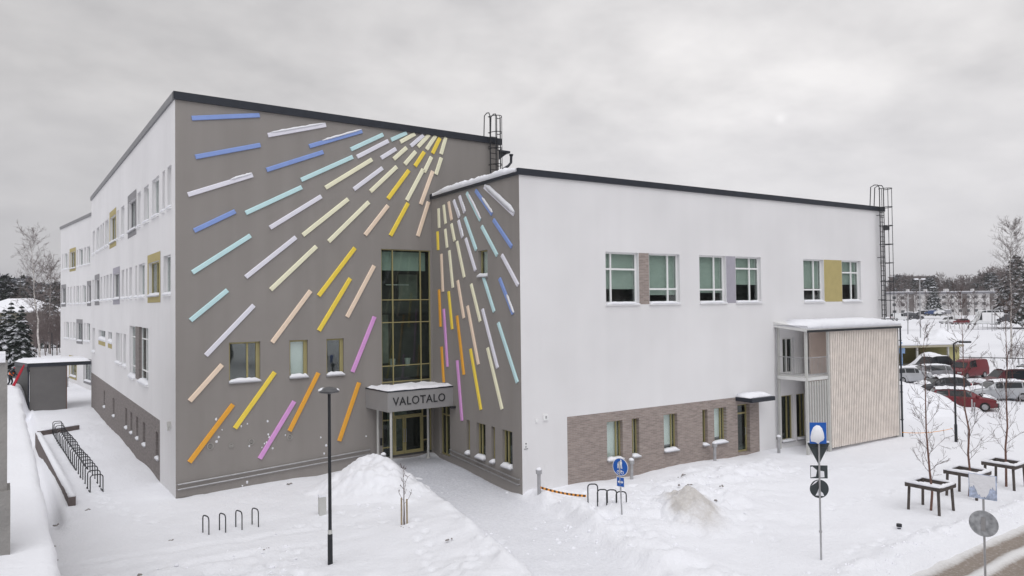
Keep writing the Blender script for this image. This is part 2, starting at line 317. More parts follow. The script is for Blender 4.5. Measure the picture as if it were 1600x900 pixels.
# ------------------------------------------------------------------ ground
PATHL = [(10.2, -1.0), (9.6, -4.5), (8.2, -10), (6.6, -15.3), (5.0, -20)]
PATHC = [(11.0, -2.0), (10.7, -5.0), (10.0, -9.5), (8.9, -14), (7.4, -19.5)]
ROADY = -22.15
def pathmask(x, y):
    d = segdist(x, y, PATHC); wid = 1.75+.5*sst(y, -8, -2)
    return 1-sst(d+.25*fbm(x*.9, y*.9, 3), wid*.75, wid*1.1)
def GH(x, y):
    x = np.asarray(x, float); y = np.asarray(y, float)
    h = .42*np.exp(-(((x-10.6)/4.6)**2+((y+.6)/5.0)**2))
    h = h+.10*np.exp(-((y+10.2)/1.6)**2)*sst(x, 12, 14)*(1-sst(x, 26, 29))
    left = sst(-x, 3.95, 4.25)*sst(y, -3, 1.5)*(1-sst(y, 60, 90)); h = h-.62*left-.25*sst(-x, 4.0, 8)*(1-sst(y, -8, 1))*sst(y, -30, -8)*.5
    flat = 1-.75*pathmask(x, y)
    near = 1-sst(np.hypot(x-8, y+10), 60, 120)
    h = h+near*flat*(.16*fbm(x*.28+3, y*.28, 3)+.045*fbm(x*1.1, y*1.1+7, 3))
    p = pathmask(x, y); d = segdist(x, y, PATHC); wid = 1.75+.5*sst(y, -8, -2)
    edge = np.exp(-((d-wid*1.22)/.32)**2)*sst(-y, 3.5, 6)*(y < 0)
    h = h-.16*p+edge*(.14+.22*fbm(x*1.6, y*1.6, 3))
    lb = np.exp(-(segdist(x, y, [(7.6, -4.5), (7.2, -8), (6.2, -13), (5.2, -17)])/1.7)**2)*(1-p); h = h+lb*(.26+.10*fbm(x*.9, y*.9, 3))
    h = h+p*(.02*fbm(x*3.5+y*.9, y*.5-x*.1, 3))
    # churned belt along the bottom left and ploughed bank by the road
    churn = np.exp(-((y+11.5+.35*x)/2.6)**2)*(1-sst(x, 0, 5))*sst(x, -9, -5)
    h = h+churn*(.16*fbm(x*2.3, y*2.3, 4)+.06)
    bank = np.exp(-((y-(ROADY+.75))/.45)**2)
    h = h+bank*(.20+.22*fbm(x*1.3, y*1.9, 4))
    r2 = np.exp(-(((x-15.5)/4.2)**2+((y+13.8)/2.6)**2)); h = h+r2*(.32+.42*fbm(x*1.5+5, y*1.5, 4))
    rb = np.exp(-(segdist(x, y, [(12.6, -10.2), (12.0, -12.5), (11.2, -16.5), (10.4, -20)])/1.0)**2)*(1-p); h = h+rb*(.26+.46*fbm(x*1.25+9, y*1.25, 4))
    r4 = np.exp(-(((x-1.5)/5.5)**2+((y+15.5)/2.2)**2)); h = h+r4*(.14+.36*fbm(x*1.1+2, y*1.4, 4))
    r3 = np.exp(-(((x-20.5)/4.0)**2+((y+11.8)/1.6)**2)); h = h+r3*(.22+.42*fbm(x*1.6, y*1.6+3, 4))
    # footprints and trodden hollows
    tr = np.clip(fbm(x*.13+2, y*.13+8, 2)+.05, 0, 1)*near; h = h-tr*.22*np.clip(vnoise(x*2.4, y*2.4)-.18, 0, 1)*2
    # road bed
    h = h*(1-sst(-(y-ROADY), -.35, .15))+(-.40)*sst(-(y-ROADY), -.2, .35)
    # bank in front of the parked cars
    bk = np.exp(-((y-(-4.2-.14*(x-47)+1.0*fbm(x*.2, y*.2, 2)))/2.6)**2)*sst(x, 42, 46)*(1-sst(x, 52, 56)); h = h+bk*.75
    return h
def gz(x, y): return float(GH(np.array([x]), np.array([y]))[0])
def axis_(lo, hi, step, a, b, mid):
    xs = list(np.arange(lo, hi+1e-6, step))
    x = xs[-1]; st = step
    while x < b: st = mid if (x < mid_end) else st*1.22; x += st; xs.append(x)
    x = xs[0]; st = step; pre = []
    while x > a: st *= 1.3; x -= st; pre.append(x)
    return np.array(pre[::-1]+xs)
mid_end = 62; GX = axis_(-9, 34, .13, -1500, 2600, .45)
mid_end = 40; GY = axis_(-25.5, 5, .13, -900, 2600, .5)
XX, YY = np.meshgrid(GX, GY, indexing='ij')
ZZ = GH(XX, YY)
# footprints: short trails of dents pressed into the snow, with a little rim
PR_TRAILS = [((4.0, -14), (6.8, -8.5)), ((6.4, -9.5), (2.2, -6.0)), ((-4, -10), (2.5, -12)), ((-3, 0), (-1.2, 24)), ((13.5, -10.2), (26, -11.3)), ((15, -18), (19, -12.6)), ((24, -13), (31, -16.5)), ((4.4, -5.9), (6.5, -7.8)), ((8.2, -13), (3.2, -16)), ((-5, -14), (3, -9)), ((-1.2, -3), (-3.0, 5)), ((20, -17), (27, -18)), ((12.5, -10.0), (12, -17)), ((16, -20.5), (24, -20.9))]
qp = np.random.default_rng(21)
for (ax_, ay_), (bx_, by_) in PR_TRAILS:
    L_ = math.hypot(bx_-ax_, by_-ay_); ux_, uy_ = (bx_-ax_)/L_, (by_-ay_)/L_; n_ = int(L_/.62); wob = qp.random()*6
    for k_ in range(n_):
        t_ = k_*.62; sd_ = (.16 if k_ % 2 else -.16)+.35*math.sin(t_*.35+wob)+.05*qp.normal(); fx_, fy_ = ax_+ux_*t_-uy_*sd_, ay_+uy_*t_+ux_*sd_
        i0, i1 = np.searchsorted(GX, [fx_-.6, fx_+.6]); j0, j1 = np.searchsorted(GY, [fy_-.6, fy_+.6])
        if i1 <= i0 or j1 <= j0: continue
        dx_, dy_ = XX[i0:i1, j0:j1]-fx_, YY[i0:i1, j0:j1]-fy_; a_ = dx_*ux_+dy_*uy_; b_ = -dx_*uy_+dy_*ux_; r_ = (a_/.20)**2+(b_/.12)**2
        ZZ[i0:i1, j0:j1] += -.085*np.exp(-r_)+.03*np.exp(-((np.sqrt(r_)-1.7)/.5)**2)
# wheel tracks of the snow plough over the yard
for c_, w_ in ((-7.3, .22), (-9.1, .22)):
    ln = YY-(c_-.22*XX+.5*np.sin(XX*.3)); ZZ += (-.05*np.exp(-(ln/w_)**2)+.02*np.exp(-((np.abs(ln)-.4)/.12)**2))*(1-sst(XX, 2, 6))*sst(XX, -8, -6)*(.6+fbm(XX*.8, YY*.8, 2))
def grid_object(name, XX, YY, ZZ, material, attr=None, attrv=None):
    nx, ny = XX.shape; V = np.stack([XX, YY, ZZ], -1).reshape(-1, 3); idx = np.arange(nx*ny).reshape(nx, ny)
    q = np.stack([idx[:-1, :-1], idx[1:, :-1], idx[1:, 1:], idx[:-1, 1:]], -1).reshape(-1, 4)
    me = bpy.data.meshes.new(name); me.vertices.add(len(V)); me.vertices.foreach_set('co', V.ravel())
    me.loops.add(q.size); me.loops.foreach_set('vertex_index', q.ravel().astype(np.int32)); me.polygons.add(len(q)); me.polygons.foreach_set('loop_start', np.arange(0, q.size, 4, dtype=np.int32))
    me.polygons.foreach_set('loop_total', np.full(len(q), 4, dtype=np.int32)); me.polygons.foreach_set('use_smooth', np.ones(len(q), bool)); me.update(calc_edges=True); me.validate()
    if attr:
        a = me.attributes.new(attr, 'FLOAT', 'POINT'); a.data.foreach_set('value', attrv.ravel().astype(np.float32))
    me.materials.append(material); ob = bpy.data.objects.new(name, me); COL.objects.link(ob); ORG[ob.name] = np.zeros(3); return ob
pm = pathmask(XX, YY)
churn = np.exp(-((YY+11.5+.35*XX)/2.2)**2)*(1-sst(XX, 0, 4))*sst(XX, -9, -5)
dirtv = .95*pm*(.50+.50*sst(YY, -13, -3))+.34*churn+.30*np.exp(-((YY-(ROADY+.35))/.4)**2)+.30*np.exp(-(((XX-16.5)/3.0)**2+((YY+12.6)/1.3)**2))
# car park: driven, greyer snow
lot = sst(XX, 52, 56)*(1-sst(XX, 150, 190))*sst(YY, -14, -8)*(1-sst(YY, 30, 40)); dirtv = dirtv+.42*lot*(.5+fbm(XX*.12, YY*.12, 3))
grnd = grid_object('ground', XX, YY, ZZ, snowmat('ground_snow', 'dirt', dirt=(.50, .51, .555), bump=.8), 'dirt', np.clip(dirtv, 0, 1)); tag(grnd, 'snow covered ground round the building', None, kind='structure')

# road of packed slush with brown wheel ruts
rx = np.arange(6, 40, .12); rx = np.concatenate([np.linspace(-60, 5.9, 60), rx, np.linspace(40.3, 400, 90)]); ry = np.arange(-31.5, ROADY+.28, .07)
RX, RY = np.meshgrid(rx, ry, indexing='ij')
t = RY-ROADY+.12*np.sin(RX*.21)
ruts = np.zeros_like(t)
for c, w in ((-.80, .34), (-1.75, .36), (-2.5, .3), (-3.9, .4), (-5.2, .4)): ruts += np.exp(-((t-c+.12*fbm(RX*.4, RY*.1, 2))/w)**2)
ridge = np.exp(-((t+1.32)/.24)**2)
RZ = -.16-.06*ruts+.07*ridge+.05*fbm(RX*1.4, RY*2.6, 4)*(1-.6*np.clip(ruts, 0, 1))
road = grid_object('road', RX, RY, RZ, snowmat('road_slush', 'dirt', base=(.74, .735, .74), dirt=(.25, .21, .18)), 'dirt', np.clip((.45+.95*ruts-.6*ridge)*(.35+.65*sst(-t+.25*fbm(RX*1.2, RY*1.2, 3), .0, .55)), 0, 1)); tag(road, 'slushy road with brown wheel ruts', None, kind='structure')

# shovelled heaps: same relief as the ground plus a lump of their own
def heap(name, cx, cy, rx_, ry_, h, rot, label, material, rough=.25, seed=0, step=.1, peak=1.0, dirt=0.0, flat=0.0):
    n = int(2.3*max(rx_, ry_)/step); a = np.linspace(-1.15, 1.15, max(n, 24)); U, W = np.meshgrid(a*rx_, a*ry_, indexing='ij')
    c, s = math.cos(rot), math.sin(rot); X = cx+U*c-W*s; Y = cy+U*s+W*c
    q = np.sqrt((U/rx_)**2+(W/ry_)**2)*(1+.35*fbm(X*.7+seed, Y*.7, 2))
    prof = (1-sst(q, flat, 1.0))**peak
    z = GH(X, Y)+h*prof*(1+rough*fbm(X*1.3+seed*3, Y*1.3, 3))+rough*.35*h*fbm(X*3.1, Y*3.1+seed, 4)*np.clip(prof*3, 0, 1)-.05*(1-np.clip(prof*12, 0, 1))-.03*sst(q, .9, 1.1)
    o = grid_object(name, X, Y, z, material, 'dirt', np.clip(dirt*np.clip(prof*2.2, 0, 1)+.5*fbm(X*1.2, Y*1.2, 3)*(dirt > 0)*np.clip(prof*4, 0, 1), 0, 1)); return tag(o, label, 'snow pile')
CLEAN = snowmat('heap_snow', 'dirt'); GRIT = snowmat('gritty_snow', 'dirt', dirt=(.58, .555, .535), bump=1.0)
heap('snow_pile', 6.9, -4.0, 2.7, 4.0, .98, .25, 'clean white shovelled snow pile beside the entrance canopy', CLEAN, .42, 1, .08, peak=1.35, flat=.04)
heap('snow_pile', 14.75, -15.0, 2.6, 1.5, .62, rad(62), 'grey gritty ploughed snow pile below the wing wall', GRIT, .4, 4, .06, dirt=.95)
heap('snow_pile', 78, 6, 5.0, 3.4, 2.1, .3, 'tall rounded snow pile before the carport', CLEAN, .12, 6, .3)
heap('snow_pile', 46.8, -6.6, 6.0, 3.2, 1.75, rad(-28), 'broad snow bank hiding the lower half of the red car', CLEAN, .12, 12, .25)
heap('snow_pile', 150, 37, 6, 4, 2.2, .2, 'far ploughed snow pile in the car park', CLEAN, .2, 8, .4)
heap('snow_pile', 300, 78, 14, 7, 4.0, .2, 'long far snow pile before the pale flats', CLEAN, .2, 9, .8)
# loose clods of snow lying about
mb = MB(); q = np.random.default_rng(3)
def clods(n, fx):
    for _ in range(n):
        x, y = fx(); r = .025+.07*q.random()**2.5
        mb.blob((x, y, gz(x, y)-.3*r), r, r*(.6+.5*q.random()), r*.9, int(q.integers(1e6)), 6, 4)
clods(260, lambda: (-7+q.random()*9, -12.5+q.normal()*2.0)); clods(260, lambda: (13+q.normal()*2.6, -13.6+q.normal()*1.6)); clods(150, lambda: (20+q.normal()*3, -12+q.normal()*1.2))
clods(260, lambda: (12+q.random()*20, ROADY+.7+q.normal()*.35)); clods(120, lambda: (7+q.normal()*1.4, -5.3+q.normal()*1.2))
tag(mb.build('snow_clods', SNOW, org=(0, 0, 0)), 'loose snow clods scattered over the snow field', 'snow clods', kind='stuff')
mb = MB()
for (px, py) in [(1070, 742), (1075, 748), (1062, 745), (1052, 750), (1066, 758), (1078, 757), (1125, 768), (1128, 760), (1138, 738), (1145, 740), (1045, 782), (1056, 788), (140, 796), (88, 820), (86, 853), (88, 876), (450, 756), (270, 844), (1118, 781), (212, 899), (415, 858), (632, 824), (702, 842), (757, 852)]:
    p = ground(px, py, gz(*ground(px, py)[:2])); 
    for k in range(3): mb.blob((p[0]+q.normal()*.08, p[1]+q.normal()*.06, p[2]-.02), .03+.04*q.random(), .03+.03*q.random(), .045, int(q.integers(1e6)), 6, 4)
tag(mb.build('soil_crumbs', mat('soil', (.26, .24, .23), .95, .3, 20), org=(0, 0, 0)), 'dark frozen soil crumbs on the snow', 'soil crumbs', kind='stuff')

# ------------------------------------------------------------------ the building
bld = thing('municipal_building', (6, 6, 0), 'large modern building with white and grey walls and fans of coloured bars', 'building')
def cells(fr, mbx, s0, s1, z0, z1, holes, depth=.2, d=0., reveal=True, base=None):
    ss = sorted({s0, s1, *[min(max(v, s0), s1) for h in holes for v in h[:2]]}); zs = sorted({z0, z1, *[min(max(v, z0), z1) for h in holes for v in h[2:4]]})
    for i in range(len(ss)-1):
        for j in range(len(zs)-1):
            ms, mz = (ss[i]+ss[i+1])/2, (zs[j]+zs[j+1])/2
            if ss[i+1]-ss[i] < 1e-5 or zs[j+1]-zs[j] < 1e-5: continue
            if any(h[0] < ms < h[1] and h[2] < mz < h[3] for h in holes): continue
            mbx.quad(fr.p(ss[i], zs[j], d), fr.p(ss[i+1], zs[j], d), fr.p(ss[i+1], zs[j+1], d), fr.p(ss[i], zs[j+1], d))
    if reveal:
        for h in holes:
            if len(h) > 4 and h[4] is None: continue
            D = d-(h[4] if len(h) > 4 else depth); a, b, e, f = h[:4]
            mbx.quad(fr.p(a, e, d), fr.p(a, e, D), fr.p(a, f, D), fr.p(a, f, d)); mbx.quad(fr.p(b, e, D), fr.p(b, e, d), fr.p(b, f, d), fr.p(b, f, D))
            mbx.quad(fr.p(a, f, d), fr.p(a, f, D), fr.p(b, f, D), fr.p(b, f, d)); mbx.quad(fr.p(a, e, D), fr.p(a, e, d), fr.p(b, e, d), fr.p(b, e, D))
WSEED = [0]
def window(fr, s0, s1, z0, z1, rec=.16, fm=None, mull=(), trans=(), fw=.055, pane=None, blind=None, bm=None, sill=True, snow=.08, proj=.07, name='window', bars=None, parent=None):
    fm = fm or WFRAME; pane = pane or GLASS; parent = parent or bld; WSEED[0] += 1
    if s0 > s1: s0, s1 = s1, s0
    m = MB(); d0, d1 = -rec-.07, -rec
    m.fbox(fr, s0, s0+fw, z0, z1, d0, d1); m.fbox(fr, s1-fw, s1, z0, z1, d0, d1); m.fbox(fr, s0+fw, s1-fw, z0, z0+fw, d0, d1); m.fbox(fr, s0+fw, s1-fw, z1-fw, z1, d0, d1)
    ms = [s0+(s1-s0)*f for f in mull]; tz = [z0+(z1-z0)*f for f in trans]
    for a in ms: m.fbox(fr, a-fw*.55, a+fw*.55, z0+fw, z1-fw, d0, d1+.004)
    xs = [s0+fw]+ms+[s1-fw]
    for b in tz:
        for a0, a1 in zip(xs[:-1], xs[1:]): m.fbox(fr, a0+(fw*.55 if a0 in ms else 0), a1-(fw*.55 if a1 in ms else 0), b-fw*.55, b+fw*.55, d0, d1+.002)
    w = m.build(name, fm, parent)
    zz = [z0+fw]+tz+[z1-fw]
    for a0, a1 in zip(xs[:-1], xs[1:]):
        for b0, b1 in zip(zz[:-1], zz[1:]):
            m = MB(); m.fbox(fr, a0, a1, b0, b1, d0+.02, d0+.035); m.build('pane', pane, w)
    if blind:
        m = MB(); m.fbox(fr, s0+.02, s1-.02, z1-(z1-z0)*blind, z1-.01, d0-.10, d0-.085); m.build('blind', bm or BLIND, w)
    if sill:
        m = MB(); P = lambda a, z, d: fr.p(a, z, d)
        m.hexa([P(s0-.03, z0-.09, -rec), P(s1+.03, z0-.09, -rec), P(s1+.03, z0-.10, proj), P(s0-.03, z0-.10, proj), P(s0-.03, z0-.015, -rec), P(s1+.03, z0-.015, -rec), P(s1+.03, z0-.06, proj), P(s0-.03, z0-.06, proj)])
        m.build('sill', WFRAME if fm is WFRAME else GALV, w)
        if snow: snowstrip(fr, s0-.01, s1+.01, z0-.03, -rec+.005, proj+.02, snow, w, WSEED[0])
    return w
def snowstrip(fr, s0, s1, z, d0, d1, h, parent, seed=0, name='snow', n=None, drop=.03):
    L = s1-s0; n = n or max(4, int(L/.12)); qq = np.random.default_rng(seed+100); m = MB(); vs = []; fs = []; k = 5
    for i in range(n+1):
        t = i/n; e = min(1, 6*min(t, 1-t)+.12); hh = h*e*(.75+.5*qq.random())
        dd = d1-(.02+.03*qq.random())*(1 if e < .9 else .3); s_ = s0+L*t
        vs += [fr.p(s_, z, d0), fr.p(s_, z-drop, dd), fr.p(s_, z+hh*.45, dd+.01), fr.p(s_, z+hh, d0*.45+dd*.55), fr.p(s_, z+hh*.95, d0)]
    for i in range(n):
        for j in range(k): fs.append((i*k+j, i*k+(j+1) % k, (i+1)*k+(j+1) % k, (i+1)*k+j))
    fs.append(tuple(range(k))); fs.append(tuple(n*k+j for j in range(k-1, -1, -1)))
    m.add(vs, fs); return m.build(name, SNOW, parent, True)
def rect(fr, p0, p1):
    (a, b), (c, d) = fr.inv(*p0), fr.inv(*p1); return min(a, c), max(a, c), min(b, d), max(b, d)

# --- tall block: grey front
HT = 17.16; LT = 35.3; XT = 16.55
z5 = Z(260, 400, 3); z6 = Z(520, 370, 2.8125)
tw = [rect(TF, z5(293, 406), z5(441, 578)), rect(TF, z5(577, 396), z5(664, 560)), rect(TF, z5(750, 389), z5(833, 549))]
ent = (9.42, 12.19, .40, 10.8)
m = MB(); cells(TF, m, 0, XT, -.3, HT-.3, tw+[ent], .22)
m.cm = 1; cells(TF, m, .02, 8.75, -.45, .02, [], d=.035, reveal=False)
m.build('wall', [GREY, ASPH], bld)
for i, r in enumerate(tw):
    w = window(TF, *r, rec=.12, fm=GOLD, mull=((.60,) if i == 0 else ()), fw=.075 if i else .07, pane=GLASS, blind=(1.0 if i == 1 else None), bm=WBLIND, snow=.13, proj=.10)
    m = MB(); s1 = r[1]; m.fbox(TF, s1-.17, s1-.075, r[2]+.07, r[3]-.07, -.19, -.115); m.build('casement_post', GOLD, w)
# entrance glazing: three bays, rows measured from the photograph
e0, e1 = ent[:2]; rows = [10.8, 8.28, 7.15, 4.98, 4.18, 3.0]
ms_ = [e0+(e1-e0)*.235, e0+(e1-e0)*.80]
m = MB(); fw = .05
for a in [e0+fw/2, *ms_, e1-fw/2]: m.fbox(TF, a-fw/2, a+fw/2, 2.92, 10.8, -.16, -.06)
xs = [e0+fw, ms_[0], ms_[1], e1-fw]
for b in rows+[2.95]:
    for a0, a1 in zip(xs[:-1], xs[1:]): m.fbox(TF, a0+(.025 if a0 in ms_ else 0), a1-(.025 if a1 in ms_ else 0), b-.045, b, -.157, -.063)
g = m.build('window', GOLD, bld); tag(g, 'tall gold framed window strip above the entrance')
OLV = mat('olive_grey_infill', (.15, .145, .115), .35, .1, 1)
for a0, a1 in zip([e0+fw, ms_[0]+.025, ms_[1]+.025], [ms_[0]-.025, ms_[1]-.025, e1-fw]):
    for b1, b0 in zip(rows[:-1], rows[1:]):
        m = MB(); m.fbox(TF, a0, a1, b0, b1-.045, -.115, -.1); m.build('pane', OLV if b0 == 3.0 else DGLASS, g)
m = MB(); m.fbox(TF, e0+.1, e1-.1, 9.75, 10.7, -.42, -.40); m.build('blind', BLIND, g)
for a_, b_, c_, d_ in ((9.3, 10.4, 5.0, 7.5), (11.0, 12.1, 8.3, 9.6), (10.3, 11.4, .6, 2.6)):
    m = MB(); m.fbox(TF, a_, b_, c_, d_, -1.36, -1.3); m.build('inner_panel', mat('hall_panel', (.36, .37, .33), .8, .2, 2), bld)
m = MB(); m.fbox(TF, 10.1, 11.4, 9.02, 9.06, -.95, -.9); m.build('hall_lamp', WFRAME, bld)
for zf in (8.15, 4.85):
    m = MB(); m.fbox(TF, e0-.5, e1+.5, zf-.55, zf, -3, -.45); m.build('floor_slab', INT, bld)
# potted plants on the inner sill
POT = mat('pot_white', (.6, .6, .6), .5)
for a in (10.35, 11.2):
    m = MB(); m.lathe(TF.p(a, 4.85, -.75), [(.12, 0), (.16, .4), (.14, .4)], 12); po = m.build('plant_pot', POT, bld)
# entrance doors
m = MB(); dz0, dz1 = .40, 2.92
for a in (e0+.035, ms_[0], ms_[1]+.06, e1-.035): m.fbox(TF, a-.035, a+.035, dz0, dz1, -.17, -.08)
for a0, a1, zs_ in ((e0+.07, ms_[0]-.035, (2.3, .95, dz0+.06)), (ms_[0]+.035, ms_[1]+.025, (2.45,)), (ms_[1]+.095, e1-.07, (2.3, 1.1, dz0+.06))):
    for b in zs_: m.fbox(TF, a0, a1, b-.06, b, -.167, -.083)
scr = m.build('entrance_screen', GOLD, bld)
for a0, a1, b0, b1 in ((e0+.07, ms_[0]-.035, .46, .89), (e0+.07, ms_[0]-.035, .95, 2.24), (e0+.07, ms_[0]-.035, 2.3, 2.92), (ms_[0]+.035, ms_[1]+.025, 2.45, 2.92), (ms_[1]+.095, e1-.07, .46, 1.04), (ms_[1]+.095, e1-.07, 1.1, 2.24), (ms_[1]+.095, e1-.07, 2.3, 2.92)):
    m = MB(); m.fbox(TF, a0, a1, b0, b1, -.13, -.115); m.build('pane', DGLASS, scr)
for a0, a1 in ((ms_[0]+.045, ms_[0]+.58), (ms_[0]+.60, ms_[1]+.015)):
    m = MB(); f = .085; m.fbox(TF, a0, a0+f, .42, 2.38, -.155, -.075); m.fbox(TF, a1-f, a1, .42, 2.38, -.155, -.075); m.fbox(TF, a0+f, a1-f, .42, .66, -.155, -.075); m.fbox(TF, a0+f, a1-f, 2.28, 2.38, -.155, -.075)
    dr = m.build('door', GOLD, bld); m = MB(); m.fbox(TF, a0+f, a1-f, .66, 2.28, -.12, -.105); m.build('pane', DGLASS, dr)
    hx = a0+.05 if a0 > 10.5 else a1-.05
    m = MB(); m.tube([TF.p(hx, 1.1, -.075), TF.p(hx, 1.1, .0), TF.p(hx, 1.75, .0), TF.p(hx, 1.75, -.075)], .016, 6); m.build('handle', GALV, dr)
# coloured bars
z3, z4, z7 = Z(260, 130, 3), Z(540, 130, 3), Z(260, 560, 2.647)
TB = [('blue', z3(120, 163), z3(437, 149)), ('lilac', z3(477, 243), z3(748, 195)), ('blue', z3(671, 295), z4(78, 224)), ('blue', z3(137, 345), z3(441, 289)), ('blue', z3(471, 406), z3(736, 322)),
      ('cyan', z3(633, 453), z3(874, 345)), ('lilac', z3(102, 522), z3(405, 430)), ('cyan', z3(373, 608), z3(635, 487)), ('cream', z3(747, 490), z4(125, 357)), ('blue', z3(131, 691), z3(323, 600)),
      ('lilac', z3(487, 677), z3(727, 530)), ('cream', z3(641, 712), z3(853, 543)), ('cyan', z3(123, 887), z3(395, 714)), ('lilac', z5(373, 99), z3(608, 722)), ('cream', z5(490, 158), z3(704, 765)),
      ('cream', z3(762, 742), z4(110, 557)), ('cyan', z3(866, 310), z4(177, 240)), ('lilac', z4(55, 345), z4(201, 270)), ('lilac', z4(40, 497), z4(174, 397)), ('cyan', z4(215, 265), z4(287, 232)),
      ('cream', z4(258, 275), z4(326, 237)), ('lilac', z4(307, 294), z4(366, 243)), ('cream', z4(341, 297), z4(393, 241)), ('cream', z4(381, 310), z4(423, 246)), ('yellow', z4(409, 328), z4(443, 257)),
      ('cream', z4(449, 332), z4(471, 254)), ('lilac', z4(168, 350), z4(237, 307)), ('cream', z4(227, 355), z4(287, 302)), ('cream', z4(279, 379), z4(330, 320)), ('yellow', z4(327, 388), z4(370, 322)),
      ('cream', z4(370, 416), z4(404, 345)), ('cream', z4(425, 427), z4(450, 349)), ('cream', z4(118, 507), z4(241, 391)), ('yellow', z4(200, 541), z4(298, 408)), ('cream', z4(288, 549), z4(365, 403)),
      ('peach', z4(354, 567), z4(410, 412)), ('peach', z4(93, 711), z4(200, 573)), ('yellow', z4(212, 714), z4(294, 562)), ('peach', z4(340, 716), z4(390, 556)), ('yellow', z5(715, 186), z4(45, 772)),
      ('peach', z6(64, 352), z6(183, 127)), ('yellow', z5(716, 350), z5(863, 105)), ('peach', z5(497, 405), z5(677, 163)), ('cyan', z5(114, 302), z5(287, 160)), ('lilac', z5(186, 466), z5(411, 231)),
      ('peach', z5(110, 680), z5(262, 510)), ('yellow', z5(322, 808), z5(509, 545)), ('orange', z7(96, 430), z5(313, 696)), ('pink', z7(387, 415), z7(530, 178)), ('orange', z7(510, 301), z7(630, 60)),
      ('orange', z7(716, 342), z7(798, 100)), ('pink', z6(88, 594), z6(185, 351))]
SB = [('cream', z4(433, 587), z4(436, 678)), ('cream', z4(457, 571), z4(466, 658)), ('peach', z4(480, 556), z4(494, 641)), ('lilac', z4(504, 549), z4(530, 628)), ('lilac', z4(531, 529), z4(555, 605)),
      ('cyan', z4(565, 514), z4(628, 641)), ('blue', z4(607, 503), z4(683, 613)), ('lilac', z4(648, 485), z4(785, 613)), ('yellow', z4(428, 695), z4(431, 782)), ('cream', z4(464, 684), z4(473, 771)),
      ('cream', z4(493, 659), z4(508, 739)), ('lilac', z4(526, 643), z4(545, 722)), ('cyan', z4(556, 630), z4(609, 782)), ('cyan', z4(635, 671), z4(707, 807)), ('blue', z4(690, 640), z4(775, 767)),
      ('peach', z6(474, 75), z6(481, 241)), ('cream', z6(509, 60), z6(525, 224)), ('cream', z4(519, 742), z6(575, 178)), ('lilac', z4(560, 728), z6(624, 148)), ('lilac', z6(740, 80), z6(811, 213)),
      ('cyan', z6(658, 175), z6(706, 329)), ('blue', z6(730, 183), z6(789, 338)), ('orange', z6(464, 232), z6(471, 395)), ('yellow', z6(506, 240), z6(522, 406)), ('peach', z6(546, 192), z6(573, 357)),
      ('cream', z6(605, 208), z6(645, 372)), ('pink', z6(485, 317), z6(501, 571)), ('orange', z6(543, 347), z6(573, 606)), ('peach', z6(589, 304), z6(637, 561)), ('lilac', z6(655, 318), z6(721, 576)),
      ('cyan', z6(724, 378), z6(808, 640)), ('orange', z6(475, 483), z6(485, 640)), ('pink', z6(544, 543), z6(565, 808)), ('yellow', z6(602, 493), z6(648, 760)), ('cream', z6(677, 488), z6(741, 758))]
def bar(fr, col, a, b, w=.20, th=.06, snowy=0, seed=0):
    (s0, z0), (s1, z1) = fr.inv(*a, d=.06), fr.inv(*b, d=.06); L = math.hypot(s1-s0, z1-z0); us, uz = (s1-s0)/L, (z1-z0)/L; ns, nz = -uz, us
    if nz < 0: ns, nz = -ns, -nz
    P = lambda t, n, d: fr.p(s0+us*t+ns*n, z0+uz*t+nz*n, d)
    m = MB(); h = w/2; e = .012
    ring = [(-h, 0), (-h, th-e), (-h+e, th), (h-e*2.5, th), (h, th-e*2.5), (h, 0)]
    vs = [P(t, n, d) for t in (0, L) for n, d in ring]; k = len(ring)
    m.add(vs, [tuple(range(k)), tuple(range(2*k-1, k-1, -1))]+[(i, i+k, (i+1) % k+k, (i+1) % k) for i in range(k-1)])
    o = m.build('coloured_bar', BARS[col], bld)
    if snowy:
        q_ = np.random.default_rng(seed); m = MB(); n = 14; vs = []; fs = []; t0, t1 = (0, L) if snowy >= 1 else (L*(1-snowy), L)
        for i in range(n+1):
            t = t0+(t1-t0)*i/n; e_ = min(1, .25+5*min(i/n, 1-i/n)); hh = (.03+.035*q_.random()+(.09 if snowy > 1 else 0))*e_
            vs += [P(t, h-.02, .01), P(t, h-.02-(.10 if snowy > 1 else .03)*e_, th+.02*e_), P(t, h+hh*.5, th*.98), P(t, h+hh, th*.4), P(t, h+hh*.8, .01)]
        for i in range(n):
            for j in range(5): fs.append((i*5+j, i*5+(j+1) % 5, (i+1)*5+(j+1) % 5, (i+1)*5+j))
        fs += [(0, 1, 2, 3, 4), tuple(n*5+j for j in (4, 3, 2, 1, 0))]; m.add(vs, fs); m.build('snow', SNOW, o, True)
for i, (c, a, b) in enumerate(TB): bar(TF, c, a, b, .20, snowy={1: .95, 2: .75, 6: .34}.get(i, 0), seed=i)
for i, (c, a, b) in enumerate(SB): bar(WS, c, a, b, .19, snowy={5: .9, 6: .62, 7: 1.5, 3: .5, 4: .6, 11: .5, 21: .5}.get(i, 0), seed=50+i)
